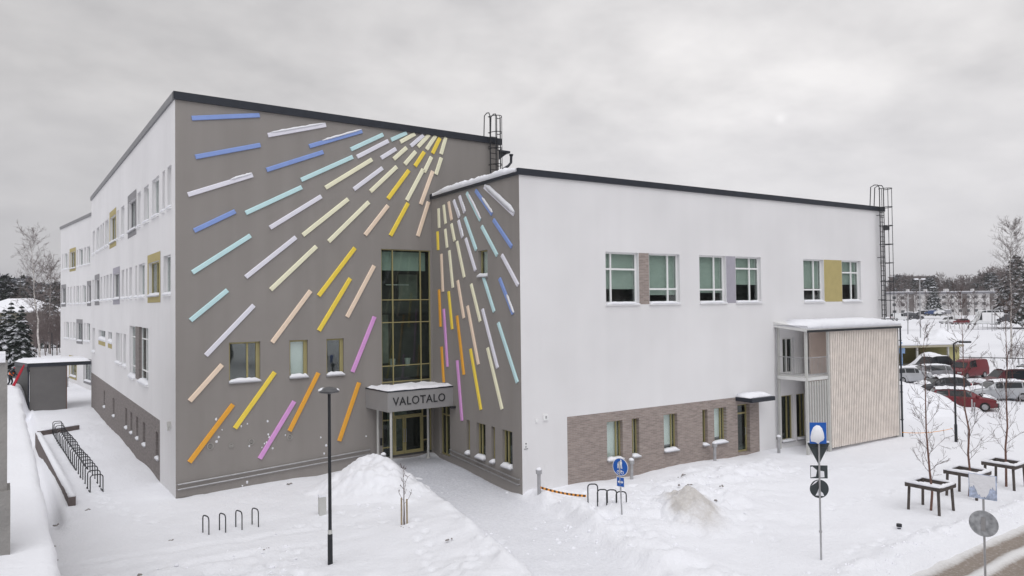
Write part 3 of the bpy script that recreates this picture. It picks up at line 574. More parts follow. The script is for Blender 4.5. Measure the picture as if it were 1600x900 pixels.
# round vents and thrown-snowball marks
zv = Z(260, 600, 4.5)
for (x, y), r in (((308, 437), .145), ((455, 433), .10), ((597, 406), .135), ((867, 374), .13)):
    s_, z_ = TF.inv(*zv(x, y)); m = MB(); c = TF.p(s_, z_, 0); n = 20
    R1 = [TF.p(s_+r*math.cos(a), z_+r*math.sin(a), .03) for a in np.linspace(0, 2*math.pi, n, endpoint=False)]; R2 = [TF.p(s_+r*.72*math.cos(a), z_+r*.72*math.sin(a), .03) for a in np.linspace(0, 2*math.pi, n, endpoint=False)]
    R0 = [TF.p(s_+r*math.cos(a), z_+r*math.sin(a), 0) for a in np.linspace(0, 2*math.pi, n, endpoint=False)]; R3 = [TF.p(s_+r*.72*math.cos(a), z_+r*.72*math.sin(a), .004) for a in np.linspace(0, 2*math.pi, n, endpoint=False)]
    m.add(R0+R1+R2+R3, [(k*n+i, k*n+(i+1) % n, (k+1)*n+(i+1) % n, (k+1)*n+i) for k in range(3) for i in range(n)]); m.cm = 1; m.add(R3, [tuple(range(n))]); m.cm = 0
    for k in (-.4, -.13, .13, .4): hw = r*.7*math.sqrt(1-k*k*1.9); m.fbox(TF, s_-hw, s_+hw, z_+k*r-.012, z_+k*r+.012, .006, .022)
    m.build('vent', [mat('vent_grey', (.33, .315, .295), .5), DARKM], bld)
m = MB()
for x, y in [(392, 322), (368, 374), (350, 248), (570, 280), (526, 297), (712, 262), (717, 354), (722, 374), (705, 410), (672, 446), (583, 437), (748, 452), (836, 360), (1085, 376), (1124, 432), (1110, 489), (1405, 367), (690, 418), (352, 405), (535, 715), (568, 690)]:
    s_, z_ = TF.inv(*zv(x, y)); r = .025+.03*rng.random()
    k = 9; m.add([TF.p(s_, z_, .03)]+[TF.p(s_+r*(.7+.5*rng.random())*math.cos(a), z_+1.3*r*(.7+.5*rng.random())*math.sin(a), .002) for a in np.linspace(0, 6.28, k, endpoint=False)], [(0, i+1, (i+1) % k+1) for i in range(k)])
m.build('snowball_marks', SNOW, bld)
# sloping handrails along the ramp side of the walls
def handrail(fr, a, b, s_end=None):
    p0, p1 = fr.inv(*a), fr.inv(*b)
    for dz in (0, -.21):
        m = MB(); m.tube([fr.p(p0[0], p0[1]+dz, .0), fr.p(p0[0], p0[1]+dz, .09), fr.p(p1[0], p1[1]+dz, .09), fr.p(p1[0], p1[1]+dz, 0)], .028, 6)
        n = max(3, int(abs(p1[0]-p0[0])/1.2))
        for i in range(1, n):
            t = i/n; m.tube([fr.p(p0[0]+(p1[0]-p0[0])*t, p0[1]+(p1[1]-p0[1])*t+dz-.05, 0), fr.p(p0[0]+(p1[0]-p0[0])*t, p0[1]+(p1[1]-p0[1])*t+dz-.02, .09)], .014, 5)
        h = m.build('handrail', GALV, bld)
        snowstrip(fr, min(p0[0], p1[0])+.1, max(p0[0], p1[0])-.1, 0, .07, .11, .02, h, 3, drop=0) if False else None
handrail(TF, (277, 757), (577, 702)); handrail(WS, (705, 702), (812, 749))

# --- tall block: long white side with its rows of narrow windows
z1, z2 = Z(90, 240, 3.749), Z(80, 470, 4.5)
UP, MID, LOW = (12.38, 14.2), (8.6, 10.32), (4.6, 6.45)
lwin = []   # s0,s1,z0,z1,surround material
def span(fr, zf, x0, x1, yy): return fr.s_at(*zf(x1, yy)), fr.s_at(*zf(x0, yy))
for x0, x1 in [(643, 667), (614, 628), (553, 595), (505, 533), (468, 487), (372, 391), (349, 357), (278, 298), (262, 272), (250, 259), (228, 245), (206, 218)]: lwin.append((*span(LW, z1, x0, x1, 300), *UP, None))
for x0, x1, c in [(412, 462, GPANEL), (305, 344, YPANEL)]: lwin.append((*span(LW, z1, x0, x1, 300), *UP, c))
for x0, x1 in [(620, 664), (475, 510), (455, 465), (420, 436), (400, 410), (375, 390), (305, 318), (285, 300), (270, 280), (250, 262), (203, 212)]: lwin.append((*span(LW, z1, x0, x1, 750), *MID, None))
for x0, x1, c in [(528, 603, YPANEL), (325, 365, LPANEL), (218, 246, GPANEL)]: lwin.append((*span(LW, z1, x0, x1, 750), *MID, c))
for x0, x1 in [(455, 480), (488, 496), (508, 527), (290, 308)]: lwin.append((*span(LW, z2, x0, x1, 330), *LOW, None))
for x0, x1 in [(333, 380), (400, 427)]: lwin.append((*span(LW, z2, x0, x1, 240), 5.72, 6.4, 'small'))
lwin.append((*span(LW, z2, 550, 682, 350), 4.15, 7.0, 'big'))
holes = []; todo = []
for (a, b, c, d, k) in lwin:
    if k in (None, 'small', 'big'): holes.append((a, b, c, d, .2)); todo.append((a, b, c, d, k))
    else:
        f = .28; holes.append((a+f, b-f, c+.02, d-.1, .2)); todo.append((a, b, c, d, k))
bs = [(x/1, y0, y1) for x, y0, y1 in ()]
slits = []
for x0, x1 in [(368, 378), (433, 445), (520, 534), (556, 569), (597, 612), (643, 661)]: slits.append((*span(LW, z2, x0, x1, 760), 1.0, 2.12))
slits.append((LW.s_at(247.5, 695), LW.s_at(243, 695), .95, 2.15))
BT = 2.80; b0_ = 3.71
m = MB(); cells(LW, m, 0, b0_, -.3, BT, [], reveal=False); cells(LW, m, 0, LT, BT, HT-.25, holes); m.build('wall', WHITE, bld)
m = MB(); cells(LW, m, b0_, LT, -.5, BT, slits, .16, d=-.004); m.build('brick_base', BRICKL, bld)
for a, b, c, d in slits: window(LW, a, b, c, d, rec=.12, fm=GPANEL, fw=.04, pane=DGLASS, snow=.09, proj=.06)
for (a, b, c, d, k) in todo:
    if k is None: window(LW, a, b, c, d, rec=.15, mull=((.5,) if b-a > 1.6 else ()), snow=.12, proj=.10)
    elif k == 'small':
        w = window(LW, a, b, c, d, rec=.15, snow=.22, proj=.06); m = MB(); m.fbox(LW, a, b, c-.42, c-.12, 0, .012); m.build('panel', YPANEL, w)
    elif k == 'big':
        w = window(LW, a, a+(b-a)*.47, c, d, rec=.15, trans=(.2, .78), mull=(.5,), snow=.2, proj=.12)
        m = MB(); m.fbox(LW, a+(b-a)*.47, a+(b-a)*.66, c, d, -.19, -.01); m.build('panel', BRICKL, bld)
        w = window(LW, a+(b-a)*.66, b, c, d, rec=.15, trans=(.2, .78), snow=.2, proj=.12)
    else:
        f = .28; w = window(LW, a+f, b-f, c+.02, d-.1, rec=.15, fm=GOLD if k is YPANEL else GPANEL, mull=(.5,), snow=.12, proj=.10)
        m = MB(); cells(LW, m, a, b, c-.35, d+.3, [(a+f, b-f, c+.02, d-.1, .012)], d=.012); m.fbox(LW, a, b, c-.35, c-.34, 0, .012); m.build('surround', k, w)
# the dark lining behind the glass, floors, rear and roof
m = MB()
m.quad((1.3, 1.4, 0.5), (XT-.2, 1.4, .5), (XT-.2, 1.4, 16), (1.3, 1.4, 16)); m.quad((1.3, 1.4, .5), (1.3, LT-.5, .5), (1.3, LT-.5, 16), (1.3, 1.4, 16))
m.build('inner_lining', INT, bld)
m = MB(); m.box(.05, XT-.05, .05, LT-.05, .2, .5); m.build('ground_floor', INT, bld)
m = MB(); m.quad((XT, 0, -.3), (XT, LT, -.3), (XT, LT, HT-.3), (XT, 0, HT-.3)); m.quad((0, LT, -.3), (XT, LT, -.3), (XT, LT, HT-.3), (0, LT, HT-.3)); m.build('wall', GREY, bld)
m = MB(); m.box(-.03, XT+.03, -.03, LT+.03, HT-.32, HT-.05); rf = m.build('roof', GFASCIA, bld)
m = MB(); m.box(-.08, XT+.15, -.10, .12, HT-.34, HT); m.build('fascia', FASCIA, rf)
m = MB(); m.box(-.085, .12, .12, LT+.06, HT-.30, HT-.005); m.build('fascia', GFASCIA, rf)
m = MB(); m.box(.12, XT, .12, LT, HT-.05, HT+.02); m.build('snow', SNOW, rf)
# camera and lamp on the white side near the corner
m = MB(); p = LW.inv(267, 662); m.fbox(LW, p[0]-.08, p[0]+.08, p[1]-.12, p[1]+.1, 0, .15); m.fbox(LW, p[0]-.04, p[0]+.04, p[1]-.3, p[1]-.12, .05, .14); m.build('wall_lamp', PALEPOST, bld)

# --- wing: grey side
HW = 13.72; LWF = 26.95; LS = 8.385
h6 = Z(700, 600, 4.5)
sw = [rect(WS, h6(a, b), h6(c, d)) for a, b, c, d in [(128, 248, 155, 490), (200, 268, 265, 515), (303, 299, 332, 555), (380, 320, 455, 590)]]
sw = [(a, b, .98, 2.51) for a, b, c, d in sw]
nich = (4.85, 5.70, 9.3, 10.46); sdoor = (.72, 1.86, .42, 2.95)
m = MB(); cells(WS, m, -.0, LS, -.4, HW-.25, sw+[nich, sdoor], .22)
m.build('wall', GREY, bld)
for i, r in enumerate(sw): window(WS, *r, rec=.14, fm=GOLD, mull=((.36,) if i in (1, 3) else (.5,)), fw=.06, pane=DGLASS if i in (1, 3) else GLASS, snow=.13, proj=.13)
window(WS, *nich, rec=.16, fm=GOLD, fw=.05, pane=GLASS, blind=1.0, bm=WBLIND, snow=.14, proj=.09)
w = window(WS, *sdoor, rec=.14, fm=GOLD, mull=(.42,), trans=(.80,), fw=.07, pane=DGLASS, sill=False, name='side_door')
# lamp bracket, call box
m = MB(); p = WS.inv(711, 636); m.fbox(WS, p[0]-.09, p[0]+.09, p[1]-.05, p[1]+.05, 0, .25); m.build('wall_lamp', DARKM, bld)
m = MB(); p = TF.inv(595.5, 694); m.fbox(TF, p[0]-.05, p[0]+.05, p[1]-.05, p[1]+.3, 0, .06); m.build('call_box', DARKM, bld)

# --- wing: white front
g4 = Z(870, 560, 4.0917)
uw = [(4.66, 6.66), (7.33, 9.35), (10.72, 12.65), (13.39, 15.39), (19.0, 20.86), (22.6, 24.5)]
uz = (7.96, 10.32)
gw = [(4.6, 5.54), (6.1, 6.55), (8.12, 9.03), (10.75, 11.13), (11.59, 12.5)]; gzr = (.88, 2.58)
door = (13.34, 14.28, .12, 2.62); bk = (2.36, 15.02, 3.02)
tg = [(16.86, 17.86, .36, 2.8), (18.14, 19.0, .36, 2.8)]; tup = (17.05, 18.05, 3.98, 5.95)
m = MB()
cells(WF, m, 0, LWF, -.4, HW-.25, [(a, b, *uz, .26) for a, b in uw]+[(bk[0], bk[1], -.45, bk[2], .004)]+tg+[tup], .18)
m.build('wall', WHITE, bld)
m = MB(); cells(WF, m, bk[0], bk[1], -.4, bk[2], [(a, b, *gzr, .24) for a, b in gw]+[(*door, .30)], d=-.004); m.build('brick_base', BRICK, bld)
spec_ = [((.22,), (.67,), .72), ((.68,), (.28,), .84), ((.64,), (.27,), .80), ((.64,), (.74,), .62), ((.62,), (.27,), .70), ((.62,), (.70,), .60)]
for (a, b), (mu, tr, bl) in zip(uw, spec_): window(WF, a, b, *uz, rec=.18, mull=mu, trans=tr, fw=.075, pane=GLASS, blind=bl, snow=.09, proj=.08)
for a, b, pm_ in ((6.68, 7.31, BRICK), (12.67, 13.37, LPANEL), (20.88, 22.58, YPANEL)):
    m = MB(); m.fbox(WF, a, b, uz[0]-.06, uz[1], -.03, .006); m.build('panel', pm_, bld)
for i, (a, b) in enumerate(gw): window(WF, a, b, *gzr, rec=.20, fm=GOLD, mull=((.74,) if i in (0, 2, 4) else (.5,)), fw=.05, pane=GLASS, blind=(1.0 if i in (0, 1) else .9), bm=WBLIND, snow=.10, proj=.12)
w = window(WF, *door, rec=.22, fm=GOLD, trans=(.80,), fw=.08, pane=DGLASS, sill=False, name='door'); m = MB(); m.tube([WF.p(14.12, 1.0, -.22), WF.p(14.12, 1.0, -.15), WF.p(14.12, 1.35, -.15), WF.p(14.12, 1.35, -.22)], .014, 5); m.build('handle', GALV, w)
for a in tg: window(WF, *a, rec=.14, fm=GOLD, mull=(.62,), fw=.06, pane=DGLASS, snow=.08, proj=.1)
window(WF, *tup, rec=.14, fm=SOFF, mull=(.5,), fw=.09, pane=DGLASS, sill=False, name='door')
m = MB(); m.fbox(WF, 13.20, 15.00, 2.84, 3.05, .0, 1.05); cn = m.build('door_canopy', FASCIA, bld); snowstrip(WF, 13.22, 14.98, 3.05, .0, 1.0, .17, cn, 9, drop=0)
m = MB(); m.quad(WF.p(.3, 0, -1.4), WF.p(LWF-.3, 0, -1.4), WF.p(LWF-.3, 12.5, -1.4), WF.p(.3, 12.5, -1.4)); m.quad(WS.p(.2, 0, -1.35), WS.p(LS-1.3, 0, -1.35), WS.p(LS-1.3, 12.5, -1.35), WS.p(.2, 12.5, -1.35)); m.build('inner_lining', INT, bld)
# thin vertical tie rods seen behind the lower panes
m = MB(); q0 = WF.p(.05, .25, -.05); q1 = WF.p(LWF-.05, .25, -.05)
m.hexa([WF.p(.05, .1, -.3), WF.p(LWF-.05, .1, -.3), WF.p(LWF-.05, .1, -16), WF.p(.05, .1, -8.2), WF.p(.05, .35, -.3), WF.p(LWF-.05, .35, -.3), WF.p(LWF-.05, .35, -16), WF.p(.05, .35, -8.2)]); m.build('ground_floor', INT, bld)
m = MB(); m.quad(WF.p(LWF, -.4, 0), WF.p(LWF, -.4, -18), WF.p(LWF, HW-.25, -18), WF.p(LWF, HW-.25, 0)); m.quad(WF.p(LWF, -.4, -18), WF.p(4.2, -.4, -18), WF.p(4.2, HW-.25, -18), WF.p(LWF, HW-.25, -18)); m.build('wall', WHITE, bld)
m = MB(); m.hexa([WF.p(-.02, HW-.28, .02), WF.p(LWF, HW-.28, .02), WF.p(LWF, HW-.28, -18), WF.p(-.02, HW-.28, -8.3), WF.p(-.02, HW-.06, .02), WF.p(LWF, HW-.06, .02), WF.p(LWF, HW-.06, -18), WF.p(-.02, HW-.06, -8.3)]); rf = m.build('roof', GFASCIA, bld)
m = MB(); m.fbox(WF, -.10, LWF+.12, HW-.27, HW, -.12, .10); m.build('fascia', FASCIA, rf)
m = MB(); m.fbox(WS, .02, LS-.12, HW-.26, HW-.003, -.12, .095); m.build('fascia', FASCIA, rf)
snowstrip(WS, .35, LS-.02, HW-.02, -.25, .14, .20, rf, 21, n=60, drop=.12)
# wall signs by the corner
m = MB(); p = WF.inv(852, 652); m.fbox(WF, p[0]-.13, p[0]+.13, p[1]-.13, p[1]+.13, 0, .06); m.cm = 1
for k in range(2): m.fbox(WF, p[0]-.03+.05*k, p[0]-.01+.05*k, p[1]-.05, p[1]+.05, .06, .064)
m.fbox(WF, p[0]-.01, p[0]+.02, p[1]+.03, p[1]+.05, .06, .063); m.build('house_number_lamp', [WFRAME, DARKM], bld)
m = MB(); p = WF.inv(821.5, 696); m.fbox(WF, p[0]-.09, p[0]+.09, p[1]-.13, p[1]+.15, 0, .02); m.cm = 1; m.lathe(WF.p(p[0], p[1]+.05, .015), [(.03, 0), (.03, .05)], 8); m.fbox(WF, p[0]-.09, p[0]+.09, p[1]-.15, p[1]-.13, 0, .03)
for k in range(3): m.fbox(WF, p[0]-.05, p[0]+.05, p[1]-.03-.03*k, p[1]-.02-.03*k, .02, .023)
m.build('wall_sign', [WFRAME, DARKM], bld)
m = MB(); p = WF.inv(838, 657); m.fbox(WF, p[0]-.06, p[0]+.06, p[1]-.08, p[1]+.06, 0, .05); m.build('wall_socket', WFRAME, bld)

# --- entrance canopy with the building's name
k5 = Z(560, 580, 5.622)
zc0, zc1 = 3.02, 3.94
ca = TF.p(8.55, 0, 0); cb = np.array([8.66, -2.22, 0]); cc = WS.p(2.24, 0, 0); cdn = np.array([12.3, 0, 0])
up = np.array([0, 0, 1.])
m = MB(); m.prism([ca+up*zc0, cb+up*zc0, cc+up*zc0, cdn+up*zc0], up*(zc1-zc0)); can = m.build('entrance_canopy', mat('canopy_grey', (.30, .295, .295), .55, .04, 1.5), bld)
def edge_strip(a, b, z0, z1, o, th, name, matl, par):
    u = (b-a)/np.linalg.norm(b-a); n = np.array([u[1], -u[0], 0]); f = Fr(a, u, n); mm = MB(); mm.fbox(f, -.0, np.linalg.norm(b-a), z0, z1, o, o+th); return mm.build(name, matl, par), f
_, fl = edge_strip(ca, cb, zc1, zc1+.05, -.10, .12, 'rim', FASCIA, can); _, ff = edge_strip(cb, cc, zc1, zc1+.05, -.10, .12, 'rim', FASCIA, can)
nf = ff.n if (ff.n@(CAM-cb)) > 0 else -ff.n
m = MB(); N_ = 22; Ls = np.linalg.norm(cc-cb)
top = [ca, cb, cc, cdn]; cen = sum(top)/4
vs = []; qs = np.random.default_rng(77); nn = 16
for i in range(nn+1):
    for j in range(nn+1):
        u_, v_ = i/nn, j/nn; p = (cb*(1-u_)+cc*u_)*(1-v_)+(ca*(1-u_)+cdn*u_)*v_
        e = min(1, 8*min(u_, 1-u_, v_, 1-v_)+.1); vs.append(p+up*(zc1+.045+e*(.05+.20*qs.random()**1.5*(1 if min(v_, u_) < .14 else .5)+(.12*max(0, u_-.75)*4 if v_ < .3 else 0))))
m.add(vs, [(i*(nn+1)+j, (i+1)*(nn+1)+j, (i+1)*(nn+1)+j+1, i*(nn+1)+j+1) for i in range(nn) for j in range(nn)]); m.build('snow', SNOW, can, True)
for (x, y) in (((cb[0]+.22), cb[1]+.12), (9.05, -.28), (11.72, -.45)):
    g_ = gz(x, y); m = MB(); m.tube([(x, y, g_-.15), (x, y, zc0)], .062, 12); m.lathe((x, y, g_-.02), [(.12, 0), (.12, .06), (.07, .08)], 12); m.build('column', PALEPOST, can)
tcu = bpy.data.curves.new('lettering', 'FONT'); tcu.body = 'VALOTALO'; tcu.size = .55; tcu.extrude = .012; tcu.align_x = 'CENTER'; tcu.align_y = 'CENTER'; tcu.space_character = 1.06; tcu.resolution_u = 3
tob = bpy.data.objects.new('lettering_source', tcu); COL.objects.link(tob)
dg = bpy.context.evaluated_depsgraph_get(); tm = bpy.data.meshes.new_from_object(tob.evaluated_get(dg)); bpy.data.objects.remove(tob); bpy.data.curves.remove(tcu)
uf = (cc-cb)/Ls; mid = cb+uf*(Ls*.475)+up*3.47+nf*.016
m = MB(); m.add([mid+uf*v.co.x*.95+up*v.co.y+nf*v.co.z for v in tm.vertices], [tuple(p.vertices) for p in tm.polygons]); lt = m.build('lettering', DARKM, can); lt['label'] = 'dark capital letters reading VALOTALO'

# --- stair tower with its slat screen
T0, T1, TD, TZ = 16.42, 24.95, 1.92, 6.35
m = MB(); P = WF.p
m.hexa([P(T0-.1, TZ+.22, 0), P(T1+.12, TZ+.22, 0), P(T1+.12, TZ, TD+.15), P(T0-.1, TZ, TD+.15), P(T0-.1, TZ+.5, 0), P(T1+.12, TZ+.5, 0), P(T1+.12, TZ+.16, TD+.15), P(T0-.1, TZ+.16, TD+.15)])
st = m.build('stair_tower', SOFF, bld)
m = MB(); m.fbox(WF, T0-.105, T1+.125, TZ-.03, TZ+.09, TD+.151, TD+.175); m.build('gutter', DARKM, st)
snowstrip(WF, T0-.1, T1+.1, TZ+.30, 0.0, TD+.2, .26, st, 33, n=70, drop=.14)
m = MB(); m.fbox(WF, T0+.02, T1, 3.78, 3.95, .02, TD-.1); m.build('landing', SOFF, st)
zb_ = .0
def post(s_, d_, z0, z1, w=.12, material=None):
    m = MB(); m.fbox(WF, s_-w/2, s_+w/2, z0, z1, d_-w/2, d_+w/2); return m.build('post', material or PALEPOST, st)
post(T0+.12, TD-.1, -.1, TZ); post(18.42, TD-.1, -.1, TZ); post(T0+.12, .12, -.1, TZ+.2, .1); post(T1-.05, TD-.1, -.1, TZ)
post(18.35, .6, -.1, 3.78, .09)
# railing: rails with thin balusters
m = MB()
def railing(pa, pb):
    pa, pb = np.array(pa), np.array(pb)
    for z_ in (4.98, 4.08): m.tube([pa+up*z_, pb+up*z_], .022, 5)
    n = int(np.linalg.norm(pb-pa)/.11)
    for i in range(n+1): q_ = pa+(pb-pa)*i/n; m.tube([q_+up*4.08, q_+up*4.98], .009, 4, False)
railing(P(T0+.12, 0, .15), P(T0+.12, 0, TD-.12)); railing(P(T0+.15, 0, TD-.1), P(18.38, 0, TD-.1)); m.build('railing', GALV, st)
m = MB(); s_ = MB(); s_.fbox(WF, 18.50, 18.57, .12, TZ-.02, TD-.04, TD+.03)
sl0 = s_.build('slat', SLATM, st); n = 40; pitch = (T1-.06-18.50)/n
for i in range(1, n): share(sl0, wux*pitch*i, st)
s_ = MB(); s_.fbox(WF, 16.78, 16.86, .2, 3.74, TD-.16, TD-.08); sl1 = s_.build('slat', PALEPOST, st)
for i in range(1, 8): share(sl1, wux*.215*i, st)
for z_ in (.35, 1.9, 3.35, 5.0): m.fbox(WF, 18.48, T1, z_-.05, z_+.05, TD-.10, TD-.045)
m.fbox(WF, 16.7, 18.4, 3.5, 3.6, TD-.2, TD-.165); m.fbox(WF, 16.7, 18.4, 1.2, 1.28, TD-.2, TD-.165)
m.build('cross_rail', SLATM, st)
m = MB(); m.fbox(WF, T1, T1+.07, -.1, TZ, .02, TD); m.build('side_panel', mat('pale_board', (.50, .47, .45), .8, .06, 2), st)
m = MB(); m.fbox(WF, 18.5, T1-.02, .05, TZ-.1, .6, .68); m.build('stair_wall', mat('stair_wall_grey', (.60, .50, .45), .8, .06, 1), st)
m = MB()
for i in range(20): m.fbox(WF, 18.7+i*.27, 18.97+i*.27, .2+i*.185, .24+i*.185, .75, 1.75)
m.build('stair_flight', GALV, st)
m = MB(); dn = [P(T1+.12, TZ, TD+.08), P(T1+.12, -.05, TD+.08)]; m.tube(dn, .05, 8)
for z_ in (1, 2.6, 4.2, 5.6): m.fbox(WF, T1+.06, T1+.18, z_-.02, z_+.02, TD, TD+.14)
m.build('downpipe', FASCIA, st)
m = MB(); m.tube([P(T0-.02, TZ+.1, .12), P(T0-.02, 4.7, .12), P(T0-.07, 4.4, .12), P(T0-.07, .1, .12)], .035, 6); m.build('downpipe', GALV, st)

# --- roof ladders
def ladder(fr, s_, z0, z1, zr, d=.22, cage_from=None, cage_side=1):
    m = MB()
    for a in (s_-.22, s_+.22):
        m.tube([fr.p(a, z0, d), fr.p(a, zr+1.15, d), fr.p(a, zr+1.32, d-.1), fr.p(a, zr+1.35, d-.3), fr.p(a, zr+1.25, d-.55), fr.p(a, zr+.1, d-.62), fr.p(a, zr+.02, d-.4)], .029, 5)
    zz = z0+.15
    while zz < zr+.2: m.tube([fr.p(s_-.22, zz, d), fr.p(s_+.22, zz, d)], .020, 4, False); zz += .3
    zz = zr-.55
    while zz > z0:
        for a in (s_-.22, s_+.22): m.tube([fr.p(a, zz, d), fr.p(a, zz, 0)], .022, 4)
        zz -= 2.6
    l = m.build('roof_ladder', DARKM, bld)
    m = MB(); cz = cage_from; hoops = []
    arc = [(s_+.22*1.0*math.cos(t)*1.6, d+.02+.62*math.sin(t)) for t in np.linspace(math.pi, 0, 11)]
    arc = [(s_-.22, d)]+arc+[(s_+.22, d)]
    n = max(3, int((zr+1.05-cz)/1.15)+1)
    for i in range(n+1):
        zz = cz+(zr+1.05-cz)*i/n; m.tube([fr.p(a, zz, b) for a, b in arc], .022, 4)
    for k in (2, 4, 6, 8, 10): m.tube([fr.p(arc[k][0], cz, arc[k][1]), fr.p(arc[k][0], zr+1.05, arc[k][1])], .020, 4)
    m.build('safety_cage', DARKM, l)
sA = TF.s_at(771, 245, .2); ladder(TF, sA, 13.4, 0, HT, .22, 14.7)
sB = WF.s_at(1384, 400, .2)-.35; ladder(WF, sB, 6.9, 0, HW, .22, 6.8)
# eave, gutter and pipe at the tall block's far end
m = MB(); m.box(XT+.02, XT+.85, .1, 1.6, 16.46, 16.58); m.hexa([(XT+.02, .2, 16.0), (XT+.1, .2, 16.0), (XT+.1, 1.5, 16.0), (XT+.02, 1.5, 16.0), (XT+.02, .2, 16.44), (XT+.7, .2, 16.44), (XT+.7, 1.5, 16.44), (XT+.02, 1.5, 16.44)]); m.lathe((XT+.95, .15, 16.28), [(.07, 0), (.12, .1), (.12, .14)], 10); m.tube([(XT+.95, .15, 16.35), (XT+.93, .15, 15.95), (XT+.75, .15, 15.75), (XT+.35, .15, 15.5), (XT+.28, .15, 15.3), (XT+.28, .15, 13.3)], .075, 8); m.build('rain_gutter', FASCIA, bld)
m = MB(); m.fbox(WF, LWF+.02, LWF+.9, 12.35, 12.6, -1.2, -.1); m.tube([P(LWF+.35, 12.35, -.25), P(LWF+.35, 6, -.25)], .07, 8); m.tube([P(LWF+.62, 12.35, -.5), P(LWF+.62, 0, -.5)], .05, 8); m.build('rain_gutter', DARKM, bld)

# ------------------------------------------------------------------ rear block behind the yard
rear = thing('rear_building', (2, 58, 0), 'pale far block with narrow windows beyond the bin shelter', 'building')
LB = 16.1; WB = 15
bwin = []
for x0, x1 in [(27, 33), (40, 57), (63, 68), (112, 118), (125, 147), (155, 167), (172, 190)]: bwin.append((*span(BK, z1, x0, x1, 620), 12.46, 14.22, None))
bwin.append((*span(BK, z1, 71, 107, 620), 12.3, 14.3, YPANEL))
for x0, x1 in [(58, 66), (74, 82), (94, 103), (110, 125), (133, 138), (145, 165)]: bwin.append((*span(BK, z1, x0, x1, 830), 8.55, 10.4, None))
for x0, x1 in [(22, 50), (173, 197)]: bwin.append((*span(BK, z1, x0, x1, 830), 8.5, 10.5, GPANEL))
for x0, x1 in [(92, 98), (103, 123), (135, 143), (153, 170), (230, 243), (250, 273)]: bwin.append((*span(BK, z2, x0, x1, 220), 4.75, 6.55, None))
bwin.append((*span(BK, z2, 178, 222, 220), 4.6, 6.65, GPANEL))
bwin.append((*span(BK, z2, 127, 180, 500), .7, 2.7, YPANEL)); bwin.append((*span(BK, z2, 228, 285, 500), .7, 2.75, GPANEL))
bh = [((a, b, c, d, .2) if k is None else (a+.3, b-.3, c+.1, d-.15, .2)) for a, b, c, d, k in bwin]
m = MB(); cells(BK, m, -6, LB, -.5, HT, bh); m.quad(BK.p(-6, -.5, 0), BK.p(-6, -.5, -WB), BK.p(-6, HT, -WB), BK.p(-6, HT, 0)); m.quad(BK.p(LB, -.5, 0), BK.p(LB, -.5, -WB), BK.p(LB, HT, -WB), BK.p(LB, HT, 0)); m.build('wall', WHITE, rear)
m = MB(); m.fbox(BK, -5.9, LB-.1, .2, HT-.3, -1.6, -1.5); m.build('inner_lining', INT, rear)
m = MB(); m.fbox(BK, -6.1, LB+.1, HT-.02, HT+.28, -WB, .1); m.build('roof', GFASCIA, rear)
for (a, b, c, d, k), h in zip(bwin, bh):
    w = window(BK, *h[:4], rec=.15, fm=(WFRAME if k is None else GOLD if k is YPANEL else GPANEL), mull=((.5,) if b-a > 2 else ()), snow=.12, proj=.1, parent=rear, fw=.08)
    if k is not None: m = MB(); cells(BK, m, a, b, c-.25, d+.25, [(*h[:4], .014)], d=.014); m.build('surround', k, w)
# bollard lamps before it
def bollard(x, y, label, h=.95, r=.075, z=None, snow=True, group=None):
    z = gz(x, y)-.1 if z is None else z
    t = thing('bollard_lamp', (x, y, z), label, 'bollard', group)
    m = MB(); m.lathe((x, y, z), [(r, 0), (r, h-.16), (r*1.7, h-.15), (r*1.75, h), (r*.6, h+.02)], 14); m.build('post', GALV, t, False)
    if snow: m = MB(); m.blob((x, y, z+h), r*1.7, r*1.7, .11, int(abs(x*97)), 12, 5); m.build('snow_cap', SNOW, t, True)
    return t
for px, py, lb in [(842.5, 777, 'snow capped grey bollard lamp at the wing corner, striped tape tied to it'), (987, 746, 'snow capped grey bollard lamp beside the second brick base window'), (1117, 721, 'snow capped grey bollard lamp left of the small door canopy'), (1217, 706, 'grey bollard lamp at the foot of the stair tower downpipe')]:
    p = ground(px, py, .08); bollard(p[0], p[1], lb, 1.08 if px < 900 else .95)
bollard(8.2, -1.6, 'grey bollard lamp touching the snow pile at the entrance', .75); bollard(8.32, -2.45, 'grey bollard lamp right beside the canopy corner column', .85)
p = BK.p(8.5, 0, 1.6); bollard(p[0], p[1], 'distant bollard lamp before the yellow framed window', 1.1, .13, snow=False); p = BK.p(5.2, 0, 1.2); bollard(p[0], p[1], 'distant bollard lamp by the grey framed window', 1.1, .13, snow=False)

# ------------------------------------------------------------------ bin shelter
fa = np.array([0.0, 35.0, 0]); fb = np.array([-4.35, 35.5, 0]); us = (fb-fa)/np.linalg.norm(fb-fa); nsn = np.array([us[1], -us[0], 0]); nsn = nsn if nsn@(CAM-fa) > 0 else -nsn
SH = Fr(fa, us, nsn); Lsh = np.linalg.norm(fb-fa)
sh = thing('bin_shelter', (-3.5, 38, 0), 'dark grey bin shelter with flat snowy roof beside the long white wall', 'shelter')
SHG = mat('shelter_grey', (.135, .13, .128), .7, .07, 1.2)
m = MB(); m.fbox(SH, 1.78, Lsh-.15, -.9, 3.45, -.15, -.05); m.build('wall', SHG, sh)
bkv = np.array([-.80, 3.2, 0]); sdu = bkv/np.linalg.norm(bkv); SD = Fr(fb+us*-.05, sdu, np.array([-sdu[1], sdu[0], 0]))
m = MB(); m.fbox(SD, .06, np.linalg.norm(bkv), -.9, 3.42, -.1, 0); m.build('wall', mat('shelter_side', (.10, .10, .10), .75), sh)
